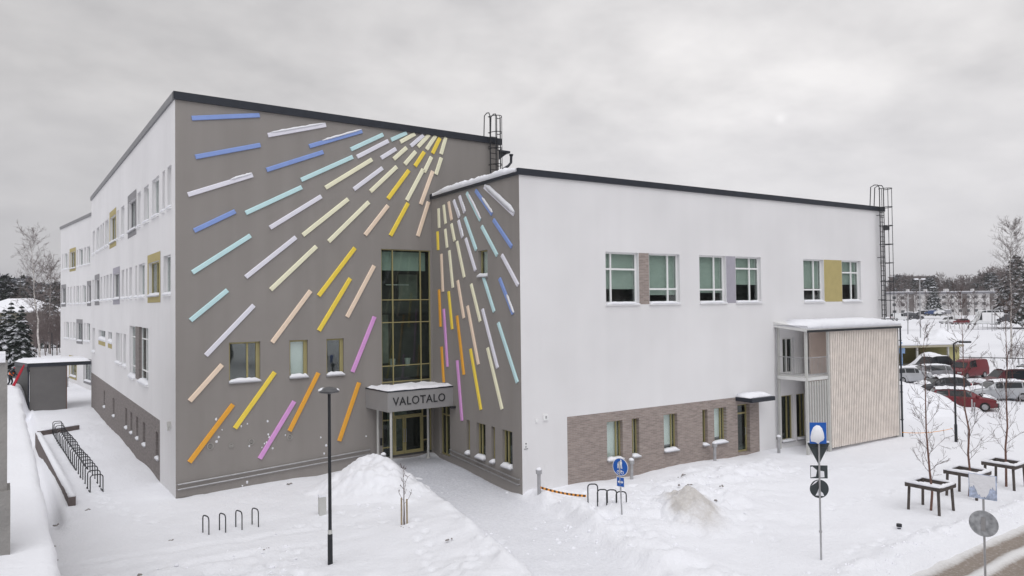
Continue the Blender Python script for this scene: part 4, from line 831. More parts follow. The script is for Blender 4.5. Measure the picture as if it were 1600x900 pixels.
m = MB(); m.prism([fa+up*3.45-us*-.05, fb+up*3.45, fb+bkv+up*3.45, fa+np.array([-.05, 3.3, 3.45])], up*.27); r_ = m.build('roof', FASCIA, sh)
m = MB(); vs = []; qs = np.random.default_rng(78); nn = 20
for i in range(nn+1):
    for j in range(nn+1):
        u_, v_ = i/nn, j/nn; q0_ = fb*(1-u_)+(fa+us*.06)*u_; p = q0_+(us*-.0)+(bkv*(1-u_)+np.array([-.05, 3.3, 0])*u_)*v_+(SH.n*.07 if v_ == 0 else 0); e = min(1, (9*min(u_, 1-u_, v_, 1-v_))**.5+.05); vs.append(p+up*(3.73+e*(.27+.05*fbm(np.array([p[0]]), np.array([p[1]]), 3)[0]+.03*qs.random())))
m.add(vs, [(i*(nn+1)+j, (i+1)*(nn+1)+j, (i+1)*(nn+1)+j+1, i*(nn+1)+j+1) for i in range(nn) for j in range(nn)]); m.build('snow', SNOW, r_, True)
m = MB(); m.fbox(SH, 1.72, 1.78, -.5, 3.45, -.2, -.02); m.build('post', mat('rust_brown', (.12, .075, .06), .7), sh)
m = MB(); m.tube([SH.p(Lsh-.02, 3.5, .03), SH.p(Lsh-.02, 3.2, .05), SH.p(Lsh-.08, 2.9, .03), SH.p(Lsh-.08, -.8, .03)], .06, 8); m.build('downpipe', FASCIA, sh)

# ------------------------------------------------------------------ neighbouring roof in the foreground
nb = thing('neighbour_building', (-7.5, -20, -.5), 'snow covered lower roof with a grey wall beside the long bike rack', 'building')
m = MB(); m.box(-14, -5.42, -36, 2.7, 4.3, 4.62); m.build('roof', GALV, nb)
nx_, ny_ = 26, 120; X, Y = np.meshgrid(np.linspace(-13.9, -5.37, nx_)**1, np.linspace(-35.9, 2.75, ny_), indexing='ij')
X = -5.37-8.5*((-5.37-X)/8.53)**1.8
e_ = np.clip((-5.37-X)/.07, 0, 1)**.5*np.clip((2.8-Y)/.3, 0, 1)**.5
m = MB(); Zs = 4.62+e_*(.17+.09*fbm(X*1.3, Y*.7, 4))-.0; X = X+(.05*fbm(Y*.9, X*0+3, 3)+.02*fbm(Y*4, X*0+9, 3))*(X > -5.6)
m.add(np.stack([X, Y, Zs], -1).reshape(-1, 3), [(i*ny_+j, (i+1)*ny_+j, (i+1)*ny_+j+1, i*ny_+j+1) for i in range(nx_-1) for j in range(ny_-1)]); m.build('snow', SNOW, nb, True)
m = MB(); m.box(-13.9, -5.5, -36, 2.5, -1, 4.3); m.build('wall', GREY, nb)
m = MB(); m.box(-9, -5.908, -21.4, -20.9, 5.6, 7.30); m.box(-9, -5.872, -21.45, -20.9, 4.5, 5.6); m.build('parapet_wall', CONC, nb)
m = MB(); m.box(-9, -5.93, -21.45, -20.85, 7.30, 7.42); o_ = m.build('snow', SNOW, nb)

# ------------------------------------------------------------------ long bike rack, low walls, single stands
def hoop(mb, p0, p1, h, r=.022, n=5, z0=None):
    p0, p1 = np.array(p0, float), np.array(p1, float); w = np.linalg.norm(p1-p0); u = (p1-p0)/w; c = min(.12, w*.4)
    pts = [p0, p0+up*(h-c)]
    for a in (30, 60): pts.append(p0+u*c*(1-math.cos(rad(a)))+up*(h-c+c*math.sin(rad(a))))
    pts += [p0+u*c+up*h, p1-u*c+up*h]
    for a in (60, 30): pts.append(p1-u*c*(1-math.cos(rad(a)))+up*(h-c+c*math.sin(rad(a))))
    pts += [p1+up*(h-c), p1]; mb.tube(pts, r, n)
rk = thing('bike_rack', (-2.7, 12.5, 0), 'long row of dark steel bike hoops along the low wall', 'bike rack')
RACKS = 22; A_ = np.array([-2.58, 3.35]); B_ = np.array([-3.08, 21.6])
h0 = None
for i in range(RACKS):
    c = A_+(B_-A_)*i/(RACKS-1); z = gz(*c)
    if h0 is None:
        m = MB(); hoop(m, (c[0]-.24, c[1]+.03, z-.15), (c[0]+.24, c[1]-.03, z-.15), .92, .024); h0 = m.build('hoop', DARKM, rk); c0 = np.array([*c, z])
    else: share(h0, np.array([*c, z])-c0, rk)
m = MB(); m.tube([(A_[0]-.24, A_[1], gz(*A_)+.02), (B_[0]-.24, B_[1], gz(*B_)+.02)], .03, 5); m.tube([(A_[0]+.24, A_[1], gz(*A_)+.02), (B_[0]+.24, B_[1], gz(*B_)+.02)], .03, 5); m.build('base_rail', DARKM, rk)
def low_wall(a, b, z0, z1, th, label, seed):
    a = np.array([*a, 0.]); b = np.array([*b, 0.]); u = (b-a)/np.linalg.norm(b-a); n = np.array([u[1], -u[0], 0]); f = Fr(a, u, n); L = np.linalg.norm(b-a)
    t = thing('low_wall', ((a+b)/2+up*z0), label, 'wall'); m = MB(); m.fbox(f, 0, L, z0, z1, -th/2, th/2); m.build('wall', mat('low_wall_brown', (.14, .115, .11), .85, .15, 3), t)
    snowstrip(f, .0, L, z1, -th/2-.02, th/2+.02, .10, t, seed, n=60, drop=-.0)
low_wall((-4.15, 20.9), (-3.62, 1.5), -.8, .34, .26, 'long low snow topped wall beside the bike hoops', 41)
low_wall((-4.1, 21.4), (-1.85, 22.6), -.3, .34, .25, 'short low wall crossing the far end of the bike hoops', 42)
for i, (px, py) in enumerate([(318.5, 832), (344.5, 827), (370, 821.5), (395.5, 816.5)]):
    p = ground(px, py, .05); z = gz(p[0], p[1])-.1; m = MB(); hoop(m, (p[0]-.02, p[1]+.06, z), (p[0]+.09, p[1]-.36, z), .72, .022, 6)
    tag(m.build('bike_stand', DARKM), 'single dark steel bike hoop in the row of four below the vents', 'bike stand', 'four bike hoops in a row below the grey facade')
for i, (px, py) in enumerate([(926.5, 790), (941.5, 793.5), (956, 797), (971, 799)]):
    p = ground(px, py, .15); v = CR[:2]*.19; z = gz(p[0], p[1])-.15; h = [.82, .72, .66, .56][i]; m = MB(); hoop(m, (p[0]-v[0], p[1]-v[1], z), (p[0]+v[0], p[1]+v[1], z), h+.04, .024, 6)
    tag(m.build('bike_stand', DARKM), ['tallest dark bike hoop standing where the striped tape ends', 'second dark bike hoop after the striped tape end', 'third dark bike hoop after the striped tape end', 'lowest dark bike hoop, behind the blue sign pole'][i], 'bike stand', 'four bike hoops beside the blue sign')

# ------------------------------------------------------------------ tape
def tape(a, b, sag, w, mats, label, n=28, twist=.8):
    a, b = np.array(a, float), np.array(b, float); m = MB(); pr = None
    for i in range(n+1):
        t = i/n; p = a+(b-a)*t-up*sag*4*t*(1-t); an = twist*math.sin(t*9); o = np.array([.25*math.sin(an), -.25*math.sin(an), 1])*w/2
        if pr is not None: m.cm = (i//2) % 2; m.quad(pr[0], p-o, p+o, pr[1])
        pr = (p-o, p+o)
    return tag(m.build('barrier_tape', mats), label, 'tape')
ORT = mat('tape_orange', (.80, .33, .05), .5); BLT = mat('tape_black', (.10, .045, .02), .5)
p = ground(842.5, 777, .08); q_ = ground(916, 775, .4)
tape((p[0], p[1]-.1, .50), (q_[0], q_[1], .40), .06, .09, [ORT, BLT], 'orange and black striped tape from corner bollard to bike hoops', 44)
p = ground(1410, 684, .35); q_ = ground(1488, 675, .4); tape((p[0], p[1], .65), (q_[0], q_[1], .6), .12, .03, [ORT, ORT], 'thin orange tape hanging beyond the stair tower')

# ------------------------------------------------------------------ lamp posts
def street_lamp(x, y, h, label, arm=0.0, group=None, r=.055, headm=None):
    z = gz(x, y)-.1; t = thing('street_lamp', (x, y, z), label, 'street lamp', group)
    m = MB(); m.lathe((x, y, z), [(r*1.45, 0), (r*1.4, h*.19), (r, h*.19+.03), (r*.85, h)], 12); m.build('post', DARKM, t)
    if arm == 0:
        m = MB(); c = (x, y, z+h); m.lathe(c, [(.05, -.05), (.30, .0), (.31, .05), (.22, .13), (.06, .17)], 24); m.build('lamp_head', mat('lamp_grey', (.10, .10, .105), .4, .1, 5), t, False)
        m = MB(); m.blob((x-.17, y+.08, z+h+.045), .15, .17, .10, 4, 12, 5); m.blob((x+.19, y-.1, z+h+.05), .10, .10, .07, 5, 10, 5); m.build('snow_cap', SNOW, t, True)
    else:
        m = MB(); d = CR[:2]; m.tube([(x, y, z+h-.02), (x+d[0]*arm*.5, y+d[1]*arm*.5, z+h+.10), (x+d[0]*arm, y+d[1]*arm, z+h+.08)], .04, 6)
        e = np.array([x+d[0]*arm, y+d[1]*arm, z+h+.06]); f = Fr(e, np.array([*d, 0]), np.array([d[1], -d[0], 0])); m.fbox(f, -.1, .45, -.04, .06, -.13, .13); m.build('lamp_head', DARKM, t)
        m = MB(); m.fbox(f, -.08, .43, .06, .12, -.11, .11); m.build('snow_cap', SNOW, t)
    return t
p = ground(516, 876, .1); L1 = street_lamp(p[0], p[1], 5.42, 'black lamp post with round snow flecked head before the grey facade')
m = MB(); zl = gz(p[0], p[1])+.85; m.lathe((p[0], p[1], zl), [(.068, 0), (.068, .22)], 12); m.build('sticker', mat('sticker_grey', (.5, .5, .48), .6, .25, 12), L1)
p = ground(1494, 692); street_lamp(p[0], p[1], 5.55, 'slim dark lamp post with short arm between the saplings', .45)
p = ground(1409.5, 655, .1); t = thing('marker_post', (p[0], p[1], gz(p[0], p[1])), 'pale square post just beyond the stair tower', 'post'); m = MB(); m.lathe((p[0], p[1], gz(p[0], p[1])-.1), [(.09, 0), (.09, 2.35), (.11, 2.36), (.11, 2.42)], 4); m.build('post', PALEPOST, t)
for px, py, ht, D, lb in [(1437, 437, 0, 150, 'tall far lamp post with two bright heads in the car park')]:
    b = at_depth(px+1, 510, D); tp = at_depth(px, py, D); t = thing('street_lamp', (b[0], b[1], 0), lb, 'street lamp'); m = MB(); m.tube([(b[0], b[1], 0), (tp[0], tp[1], tp[2])], .11, 8); m.build('post', GALV, t)
    m = MB(); d = np.array([*CR[:2], 0]); m.tube([tp-d*.8, tp+d*.8], .06, 5); m.build('cross_arm', GALV, t)
    for s_ in (-1, 1): m = MB(); e = tp+d*.72*s_; f = Fr(e-up*e[2], d, np.array([d[1], -d[0], 0])); m.fbox(f, -.35, .35, e[2], e[2]+.28, -.2, .2); m.build('lamp_head', SNOW, t)
for i, (px, y0, y1, D) in enumerate([(1418.5, 466, 518, 130), (1550, 478, 514, 160), (1554.5, 482, 513, 160), (1481, 495, 512, 140), (1561, 465, 505, 200), (1486, 470, 500, 220)]):
    b = at_depth(px, y1, D); tp = at_depth(px, y0, D); tag((lambda m: (m.tube([(b[0], b[1], b[2]-.5), tp], .10, 6), m.tube([tp, tp+np.array([*CR[:2], .05])*.6], .06, 5), m.build('lamp_pole', GALV))[-1])(MB()), 'thin far grey pole standing in the distant car park', 'pole', 'far poles in the car park')

# ------------------------------------------------------------------ signs
BLUE = mat('sign_blue', (.012, .10, .42), .35, .04, 4); SWHITE = mat('sign_white', (.80, .80, .80), .4, .02, 4); SBACK = mat('sign_back', (.045, .055, .060), .5, .12, 4)
FROST = mat('frosted_blue', (.42, .48, .62), .6, .45, 9, detail=6); FROSTG = mat('frosted_grey', (.36, .37, .39), .6, .35, 7, detail=6)
def sign_fr(x, y, ang):   # ang: facing azimuth relative to the direction to the camera
    d = CAM[:2]-np.array([x, y]); a = math.atan2(d[1], d[0])+ang; n = np.array([math.cos(a), math.sin(a), 0]); return Fr((x, y, 0), np.array([-n[1], n[0], 0]), n)
def disc(m, f, z, r, d0, d1, n=28, s=0.):
    m.prism([f.p(s+r*math.cos(a), z+r*math.sin(a), d0) for a in np.linspace(0, 2*math.pi, n, endpoint=False)], f.n*(d1-d0))
def poly(m, f, pts, d0, d1): m.prism([f.p(a, b, d0) for a, b in pts], f.n*(d1-d0))
# shared path sign
p = ground(971.5, 814, .1); x, y = p[0], p[1]; z0 = gz(x, y)-.15; f = sign_fr(x, y, rad(-32))
t = thing('path_sign', (x, y, z0), 'round blue walking and cycling sign with small arrow plate on a post', 'traffic sign')
zc_ = 2.05; m = MB(); m.tube([(x+.02, y, z0), (x-.06, y+.02, zc_+.2)], .028, 8); m.build('post', GALV, t)
m = MB(); m.cm = 0; disc(m, f, zc_, .325, .035, .045); m.cm = 1; disc(m, f, zc_, .305, .045, .049); m.build('plate', [SWHITE, BLUE], t)
m = MB()
def fig(cx, cz, k):
    disc(m, f, cz+.165*k, .03*k, .049, .053, 12, cx)
    poly(m, f, [(cx-.05*k, cz+.02*k), (cx-.045*k, cz+.125*k), (cx+.045*k, cz+.125*k), (cx+.05*k, cz+.02*k), (cx+.03*k, cz+.0*k), (cx-.03*k, cz+.0*k)], .049, .0525)
    poly(m, f, [(cx-.045*k, cz+.0*k), (cx-.01*k, cz+.0*k), (cx-.02*k, cz-.15*k), (cx-.06*k, cz-.15*k)], .049, .0522); poly(m, f, [(cx+.005*k, cz+.0*k), (cx+.04*k, cz+.0*k), (cx+.06*k, cz-.15*k), (cx+.02*k, cz-.15*k)], .049, .0521)
fig(.03, zc_+.09, .95); fig(-.085, zc_+.035, .60)
for cx in (-.085, .085):
    n = 16; a = np.linspace(0, 2*math.pi, n, endpoint=False); O = [f.p(cx+.062*math.cos(v), zc_-.19+.062*math.sin(v), .052) for v in a]; I = [f.p(cx+.045*math.cos(v), zc_-.19+.045*math.sin(v), .052) for v in a]
    m.add(O+I, [(i, (i+1) % n, n+(i+1) % n, n+i) for i in range(n)])
for a_, b_ in (((-.085, -.19), (-.03, -.12)), ((-.03, -.12), (.05, -.12)), ((.05, -.12), (.085, -.19)), ((0, -.19), (.05, -.12)), ((-.085, -.19), (0, -.19)), ((-.03, -.12), (0, -.19))):
    dx, dz = b_[0]-a_[0], b_[1]-a_[1]; L = math.hypot(dx, dz); nx, nz = -dz/L*.007, dx/L*.007; poly(m, f, [(a_[0]+nx, zc_+a_[1]+nz), (b_[0]+nx, zc_+b_[1]+nz), (b_[0]-nx, zc_+b_[1]-nz), (a_[0]-nx, zc_+a_[1]-nz)], .049, .0515)
m.build('pictogram', SWHITE, t)
m = MB(); m.fbox(f, -.165, .165, zc_-.72, zc_-.36, .035, .045); m.cm = 1; m.fbox(f, -.145, .145, zc_-.70, zc_-.38, .045, .049); m.cm = 0
zz = zc_-.54
for s_ in (-1, 1): poly(m, f, [(s_*.115, zz), (s_*.05, zz+.055), (s_*.05, zz-.055)], .049, .053)
m.fbox(f, -.06, .06, zz-.016, zz+.016, .049, .052); m.build('arrow_plate', [SWHITE, BLUE], t)
# post with four signs
p = ground(1283, 868, .1); x, y = p[0], p[1]; z0 = gz(x, y)-.15; f = sign_fr(x, y, rad(18))
def zat(py): return 8+((ray(1283, py)[2])/(ray(1283, py)@CF))*float((np.array([x, y, 0])-CAM)@np.array([CF[0], CF[1], 0])/(CF[0]**2+CF[1]**2)*1.0)
def zpix(px, py, x, y):
    r_ = ray(px, py); k = np.linalg.norm(np.array([x, y])-CAM[:2])/np.linalg.norm(r_[:2]); return float(CAM[2]+k*r_[2])
zp = lambda py: zpix(1283, py, x, y)
t = thing('sign_post', (x, y, z0), 'post with snowed blue square above the backs of three dark signs', 'traffic sign')
m = MB(); m.tube([(x, y, z0), (x, y, zp(672))], .03, 8); m.lathe((x, y, zp(832)), [(.05, 0), (.05, .05)], 8); m.build('post', GALV, t)
zq = (zp(660)+zp(693))/2; m = MB(); hh = (zp(660)-zp(693))/2; ssq = .25; m.fbox(f, -ssq-.03, ssq-.03, zq-hh, zq+hh, .035, .05); o_ = m.build('square_plate', BLUE, t)
m = MB(); vs = []; out_ = [(-.22, -.26), (-.235, -.12), (-.20, .05), (-.14, .18), (-.05, .245), (.05, .23), (.12, .15), (.17, .0), (.185, -.14), (.16, -.22), (.06, -.27), (.0, -.34), (-.09, -.28)]
c_ = [(a-.03, zq+b) for a, b in out_]; m.add([f.p(a, b, .05) for a, b in c_]+[f.p(-.03+(a+.03)*.72, zq+(b-zq)*.72, .13) for a, b in c_]+[f.p(-.03, zq, .15)], [(i, (i+1) % 13, 13+(i+1) % 13, 13+i) for i in range(13)]+[(13+i, 13+(i+1) % 13, 26) for i in range(13)]); m.build('snow', SNOW, o_, True)
zt, zb2 = zp(694), zp(727); m = MB(); poly(m, f, [(-.33, zt), (0.0, zb2), (.33, zt), (.30, zt+.04), (-.30, zt+.04)], -.05, -.035); m.fbox(f, -.2, .2, zt-.14, zt-.10, -.035, -.01); o_ = m.build('triangle_plate', SBACK, t)
m = MB(); m.fbox(f, -.32, .32, zt+.04, zt+.085, -.06, .0); m.build('snow', SNOW, o_)
z_ = zp(738); m = MB(); m.fbox(f, -.26, .26, z_-.20, z_+.20, -.05, -.035); o_ = m.build('rectangle_plate', SBACK, t)
m = MB(); poly(m, f, [(-.25, z_-.17), (-.10, z_-.14), (-.06, z_+.05), (-.20, z_+.17), (-.25, z_+.15)], -.035, -.028); poly(m, f, [(.02, z_-.17), (.16, z_-.16), (.15, z_+.02), (.03, z_+.04)], -.035, -.026); m.build('snow', SNOW, o_)
z_ = zp(764.5); m = MB(); disc(m, f, z_, .285, -.05, -.035); o_ = m.build('round_plate', SBACK, t)
m = MB(); poly(m, f, [(-.12, z_-.20), (.14, z_-.22), (.10, z_-.12), (.03, z_-.07), (-.02, z_+.02), (-.06, z_-.10)], -.035, -.026); poly(m, f, [(-.24, z_+.10), (-.12, z_+.23), (-.02, z_+.27), (-.1, z_+.19)], -.035, -.03); m.build('snow', SNOW, o_)
# post nearest the road
p = ground(1540.5, 935, 0); x, y = p[0], p[1]; z0 = -.4; f = sign_fr(x, y, rad(-14)); zp = lambda py: zpix(1540, py, x, y)
t = thing('sign_post', (x, y, z0), 'post at the slushy road with frosted square sign above a frosted round one', 'traffic sign')
m = MB(); m.tube([(x, y, z0), (x, y, zp(745))], .03, 8); m.build('post', GALV, t)
D_ = 19.6/FPX
z_ = zp(760.5); m = MB(); m.fbox(f, -.325, .325, z_-.325, z_+.325, .035, .05); o_ = m.build('square_plate', FROST, t)
m = MB()
rs = np.random.default_rng(8); k = 26
pts = [(-.31, .31), (.30, .31)]+[(.30-.6*i/k, (-.06+.10*rs.random()-.24*math.exp(-((i/k-.5)/.26)**4)) if 1 < i < k-1 else -.05) for i in range(k+1)]
poly(m, f, [(a, z_+b) for a, b in pts], .05, .058); m.build('frost', SNOW, o_)
z_ = zp(818); m = MB(); disc(m, f, z_, .345, .035, .05); o_ = m.build('round_plate', FROSTG, t); m = MB(); m.fbox(f, -.05, .05, z_-.18, z_+.18, .05, .07); m.build('bracket', GALV, o_)

# ------------------------------------------------------------------ little things in the snow
p = ground(503.5, 800, .1); x, y = p[0], p[1]; z = gz(x, y)-.1; t = thing('utility_box', (x, y, z), 'small grey steel box standing behind the lamp post', 'utility box'); f = sign_fr(x, y, .25)
m = MB(); m.fbox(f, -.13, .13, z, z+.78, -.1, .1); m.build('cabinet', PALEPOST, t); m = MB(); m.fbox(f, -.14, .14, z+.78, z+.86, -.11, .11); m.build('snow_cap', SNOW, t)
p = ground(1405, 826, .05); x, y = p[0], p[1]; z = gz(x, y)-.05; t = thing('marker_stub', (x, y, z), 'tiny dark stub poking out of the smooth snow by the road', 'stub'); m = MB(); m.lathe((x, y, z), [(.06, 0), (.06, .12), (.09, .13), (.09, .22), (.03, .23)], 10); m.build('stub', DARKM, t); m = MB(); m.blob((x+.02, y, z+.1), .1, .09, .06, 3); m.build('snow', SNOW, t, True)

# ------------------------------------------------------------------ trees
def branch_tree(m, base, H, r0, seed, nb=26, lo=.25, up_=.75, spread=.32, twigs=4, curve=.25, sides=4, tw_r=.35, droop=0.0, lean=0.0, tmin=.004, rise=.55):
    q = np.random.default_rng(seed); base = np.array(base, float); n = 9; pts = []; rs = []
    off = np.array([0., 0., 0.])
    for i in range(n+1):
        t = i/n; off = off+np.array([q.normal(), q.normal(), 0])*H*.006+np.array([lean*H/n*CR[0], lean*H/n*CR[1], 0]); pts.append(base+up*H*t+off); rs.append(max(r0*(1-t)**.85, tmin))
    m.tube(pts, rs, 6)
    m.cm = 1
    def limb(p, d, L, r, depth):
        k = 5; P_ = [p]; R_ = [r]; v = d/np.linalg.norm(d)
        for i in range(k):
            v = v+np.array([q.normal(), q.normal(), q.normal()])*curve*.35+up*(curve*.22-droop*(i/k)); v /= np.linalg.norm(v); P_.append(P_[-1]+v*L/k); R_.append(max(r*(1-(i+1)/k*.85), tmin))
        m.tube(P_, R_, 3 if depth else sides, False)
        if depth < 2:
            for _ in range(twigs if depth == 0 else max(1, twigs-2)):
                i = int(q.integers(1, k+1)); a = q.normal(size=3); w = (P_[i]-P_[i-1])/np.linalg.norm(P_[i]-P_[i-1])*1.0+a*.55+up*(.12-droop); limb(P_[i], w, L*(.30+.3*q.random()), max(R_[i]*.65, tmin), depth+1)
    for b in range(nb):
        t = lo+(up_-lo+.2)*((b+q.random())/nb); t = min(t, .97); i = min(int(t*n), n-1); p = pts[i]+(pts[i+1]-pts[i])*(t*n-i); a = b*2.4+q.normal()*.4
        s = (1-t)**.6; limb(p, np.array([math.cos(a), math.sin(a), rise+.6*t]), H*spread*(.35+.65*s)*(.7+.5*q.random()), max(r0*tw_r*(1-t)**.7, tmin), 0)
    m.cm = 0
BARK = mat('red_brown_bark', (.17, .095, .075), .85, .3, 14); TWIG = mat('dark_twig', (.085, .055, .05), .85, .2, 8); BIRCH = mat('birch_bark', (.50, .47, .45), .8, .5, 5); GTWIG = mat('grey_twig', (.16, .135, .13), .9, .2, 3)
def split_tree(name, m, mats, loc, label, group=None, cat='tree', rough=False):
    t = thing(name, loc, label, cat, group)
    for k, nm in ((0, 'trunk'), (1, 'crown')):
        s_ = MB(); used = {}; 
        for f_, mi in zip(m.f, m.m):
            if mi != k: continue
            g_ = []
            for v in f_:
                if v not in used: used[v] = len(s_.v); s_.v.append(m.v[v])
                g_.append(used[v])
            s_.f.append(tuple(g_)); s_.m.append(0)
        s_.build(nm, mats[k], t)
    return t
GT = []
for i, (px, py, top) in enumerate([(1446, 797, 512), (1514.5, 776, 462), (1574, 762, 470)]):
    x, y = ((22.85, -19.6), (26.15, -19.5), (29.0, -19.75))[i]; z = gz(x, y)-.1; Hh = zpix(px, top, x, y)-z
    m = MB(); branch_tree(m, (x, y, z), Hh, .05, 60+i, 30, .16, .84, .15, 5, .22, 4, .24, tmin=.0045, rise=1.0)
    split_tree('sapling', m, [BARK, TWIG], (x, y, z), ['bare sapling in the timber guard beyond the stair tower', 'bare sapling in the middle timber guard by the frosted sign', 'bare bushy sapling in the timber guard farthest from the sign posts'][i], 'young trees in timber guards'); GT.append((x, y, z))
WOODG = mat('weathered_timber', (.085, .072, .066), .85, .25, 6)
for i, (x, y, z) in enumerate(GT):
    t = thing('tree_guard', (x, y, z), ['snow topped timber guard around the sapling beyond the stair tower', 'snow topped timber guard behind the frosted square sign', 'snow topped timber guard around the bushy sapling'][i], 'tree guard', 'timber guards round the young trees')
    a, h = .52, 1.12
    for sx in (-1, 1):
        for sy in (-1, 1): m = MB(); m.tube([(x+sx*a*1.08, y+sy*a*1.08, z), (x+sx*a, y+sy*a, z+h)], .055, 6); m.build('post', WOODG, t)
    for k, (x0, x1, y0, y1) in enumerate([(-a-.12, a+.12, -a-.11, -a-.05), (-a-.12, a+.12, a+.05, a+.11), (-a-.11, -a-.05, -a-.12, a+.12), (a+.05, a+.11, -a-.12, a+.12)]):
        dz = .0 if k < 2 else .012; m = MB(); m.box(x+x0, x+x1, y+y0, y+y1, z+h-.14+dz, z+h+dz); o_ = m.build('rail', WOODG, t)
        m = MB(); f = Fr((x+x0, y+(y0+y1)/2, 0), (1, 0, 0), (0, -1, 0)) if k < 2 else Fr((x+(x0+x1)/2, y+y0, 0), (0, 1, 0), (-1, 0, 0)); snowstrip(f, .02, 2*a+.22, z+h+dz, -.06, .06, .10 if k in (0, 2) else .06, o_, 70+k+i, n=14, drop=0)
# young tree between stakes
p = ground(632, 824, .1); x, y = p[0], p[1]; z = gz(x, y)-.1; m = MB(); branch_tree(m, (x, y, z), 2.15, .03, 91, 11, .36, .85, .20, 2, .3, 4, .4, tmin=.007)
split_tree('young_tree', m, [TWIG, TWIG], (x, y, z), 'tiny bare young tree between pale stakes in open snow', cat='tree')
for i, (dx, h) in enumerate(((-.11, 1.05), (.10, 1.0))):
    m = MB(); m.tube([(x+dx*.8, y-dx*.5, z), (x+dx*.75, y-dx*.5, z+h)], .03, 6); tag(m.build('tree_stake', mat('stake_wood', (.33, .265, .18), .8, .2, 8)), 'pale wooden stake beside the tiny young tree', 'stake', 'stakes at the young tree')

def big_tree(px, yb, yt, D, seed, label, lean=0., nb=46, spread=.24, group=None, mats=None, r=.16, tmin=.016, twigs=6, droop=.10):
    b = at_depth(px, yb, D); tp = at_depth(px, yt, D); z = b[2]; m = MB(); branch_tree(m, (b[0], b[1], z), tp[2]-z, r, seed, nb, .26, .85, spread, twigs, .3, 4, .32, droop, lean, tmin)
    return split_tree('birch_tree', m, mats or [BIRCH, GTWIG], (b[0], b[1], z), label, group)
big_tree(1580, 562, 352, 95, 31, 'tall slender bare birch rising above the car park', nb=64, spread=.20, tmin=.010, twigs=7, r=.13, droop=.05)
big_tree(63, 566, 367, 112, 32, 'tall bare birch beyond the bin shelter', lean=-.07, nb=54, spread=.22, twigs=6, r=.17, tmin=.012, droop=.14)
big_tree(77, 560, 420, 130, 33, 'smaller bare birch behind the tall birch by the bin shelter', nb=40, spread=.3, tmin=.022)

# snow laden spruces
SPR = None
def sprucemat():
    m = bpy.data.materials.new('snowy_spruce'); m.use_nodes = True; n = m.node_tree; b = n.nodes['Principled BSDF']; b.inputs['Roughness'].default_value = .9; b.inputs['Specular IOR Level'].default_value = .1
    g = n.nodes.new('ShaderNodeNewGeometry'); no = n.nodes.new('ShaderNodeTexNoise'); no.inputs['Scale'].default_value = 1.4; no.inputs['Detail'].default_value = 5; n.links.new(g.outputs['Position'], no.inputs['Vector'])
    sp = n.nodes.new('ShaderNodeSeparateXYZ'); n.links.new(g.outputs['Normal'], sp.inputs[0]); ab = n.nodes.new('ShaderNodeMath'); ab.operation = 'ABSOLUTE'; n.links.new(sp.outputs[2], ab.inputs[0])
    ad = n.nodes.new('ShaderNodeMath'); ad.operation = 'MULTIPLY'; n.links.new(ab.outputs[0], ad.inputs[0]); n.links.new(no.outputs['Fac'], ad.inputs[1])
    r = n.nodes.new('ShaderNodeValToRGB'); n.links.new(ad.outputs[0], r.inputs[0]); r.color_ramp.elements[0].position = .35; r.color_ramp.elements[1].position = .45
    r.color_ramp.elements[0].color = (.022, .028, .024, 1); r.color_ramp.elements[1].color = (.62, .63, .67, 1); n.links.new(r.outputs[0], b.inputs['Base Color']); return m
SPR = sprucemat(); NEED = mat('dark_conifer', (.040, .046, .042), .9, .5, .6); FTWIG = mat('far_twig_brown', (.15, .122, .118), .95, .25, .08); STEM = mat('stem_brown', (.10, .08, .07), .9)
def spruce_mesh(m, base, H, R, seed, rows=18, per=11):
    q = np.random.default_rng(seed); base = np.array(base, float); m.tube([base, base+up*H*.98], [H*.014, H*.003], 5); m.cm = 1
    for i in range(rows):
        t = (i+.4)/rows; z = H*(.06+.93*t); L = R*(1-t)**.8*(.85+.3*q.random())+.06*R
        for k in range(per if t < .75 else per-4):
            a = 2*math.pi*(k+q.random()*.7)/per+i; l = L*(.65+.5*q.random()); d = np.array([math.cos(a), math.sin(a), 0]); s = np.array([-d[1], d[0], 0]); w = l*.20+.07*R
            p0 = base+up*(z+.10*l); p1 = p0+d*l*.55-up*l*(.10+.1*q.random()); p2 = p0+d*l-up*l*(.42+.16*q.random()); dz = up*w*.45
            m.add([p0, p1+s*w-dz, p2, p1-s*w-dz, p1+up*.03], [(0, 1, 4), (1, 2, 4), (2, 3, 4), (3, 0, 4)])
            for sg in (-1, 1):
                e = p1+d*l*.12*sg; m.add([e, e+s*w*1.2*sg+d*w*.4-up*w*.9, e+s*w*.3*sg-up*w*1.2], [(0, 1, 2)])
    m.cm = 0
for i, (px, yb, yt, D, Rr) in enumerate([(6, 585, 480, 95, 2.2), (17, 590, 468, 92, 2.4), (33, 580, 474, 90, 2.3), (78, 556, 452, 150, 4.2)]):
    b = at_depth(px, yb, D); tp = at_depth(px, yt, D); m = MB(); spruce_mesh(m, b, tp[2]-b[2], Rr, 200+i); split_tree('spruce_tree', m, [STEM, SPR], b, ['snow laden young spruce in the row of three behind the bin shelter', 'snow laden young spruce in the row of three behind the bin shelter', 'snow laden young spruce in the row of three behind the bin shelter', 'broad snowy conifer between the birch and the rear block'][i], 'snowy spruces behind the bin shelter' if i < 3 else None)
b = at_depth(1590, 496, 190); m = MB(); spruce_mesh(m, b-up*0, 17, 7.5, 221, 16, 13); split_tree('pine_tree', m, [STEM, SPR], b, 'broad dark snowy conifer behind the slender birch', None)
b = at_depth(1459, 492, 290); m = MB(); spruce_mesh(m, b, 15, 4.2, 222, 14, 10); split_tree('spruce_tree', m, [STEM, SPR], b, 'snow flecked conifer growing against the pale flats', None)

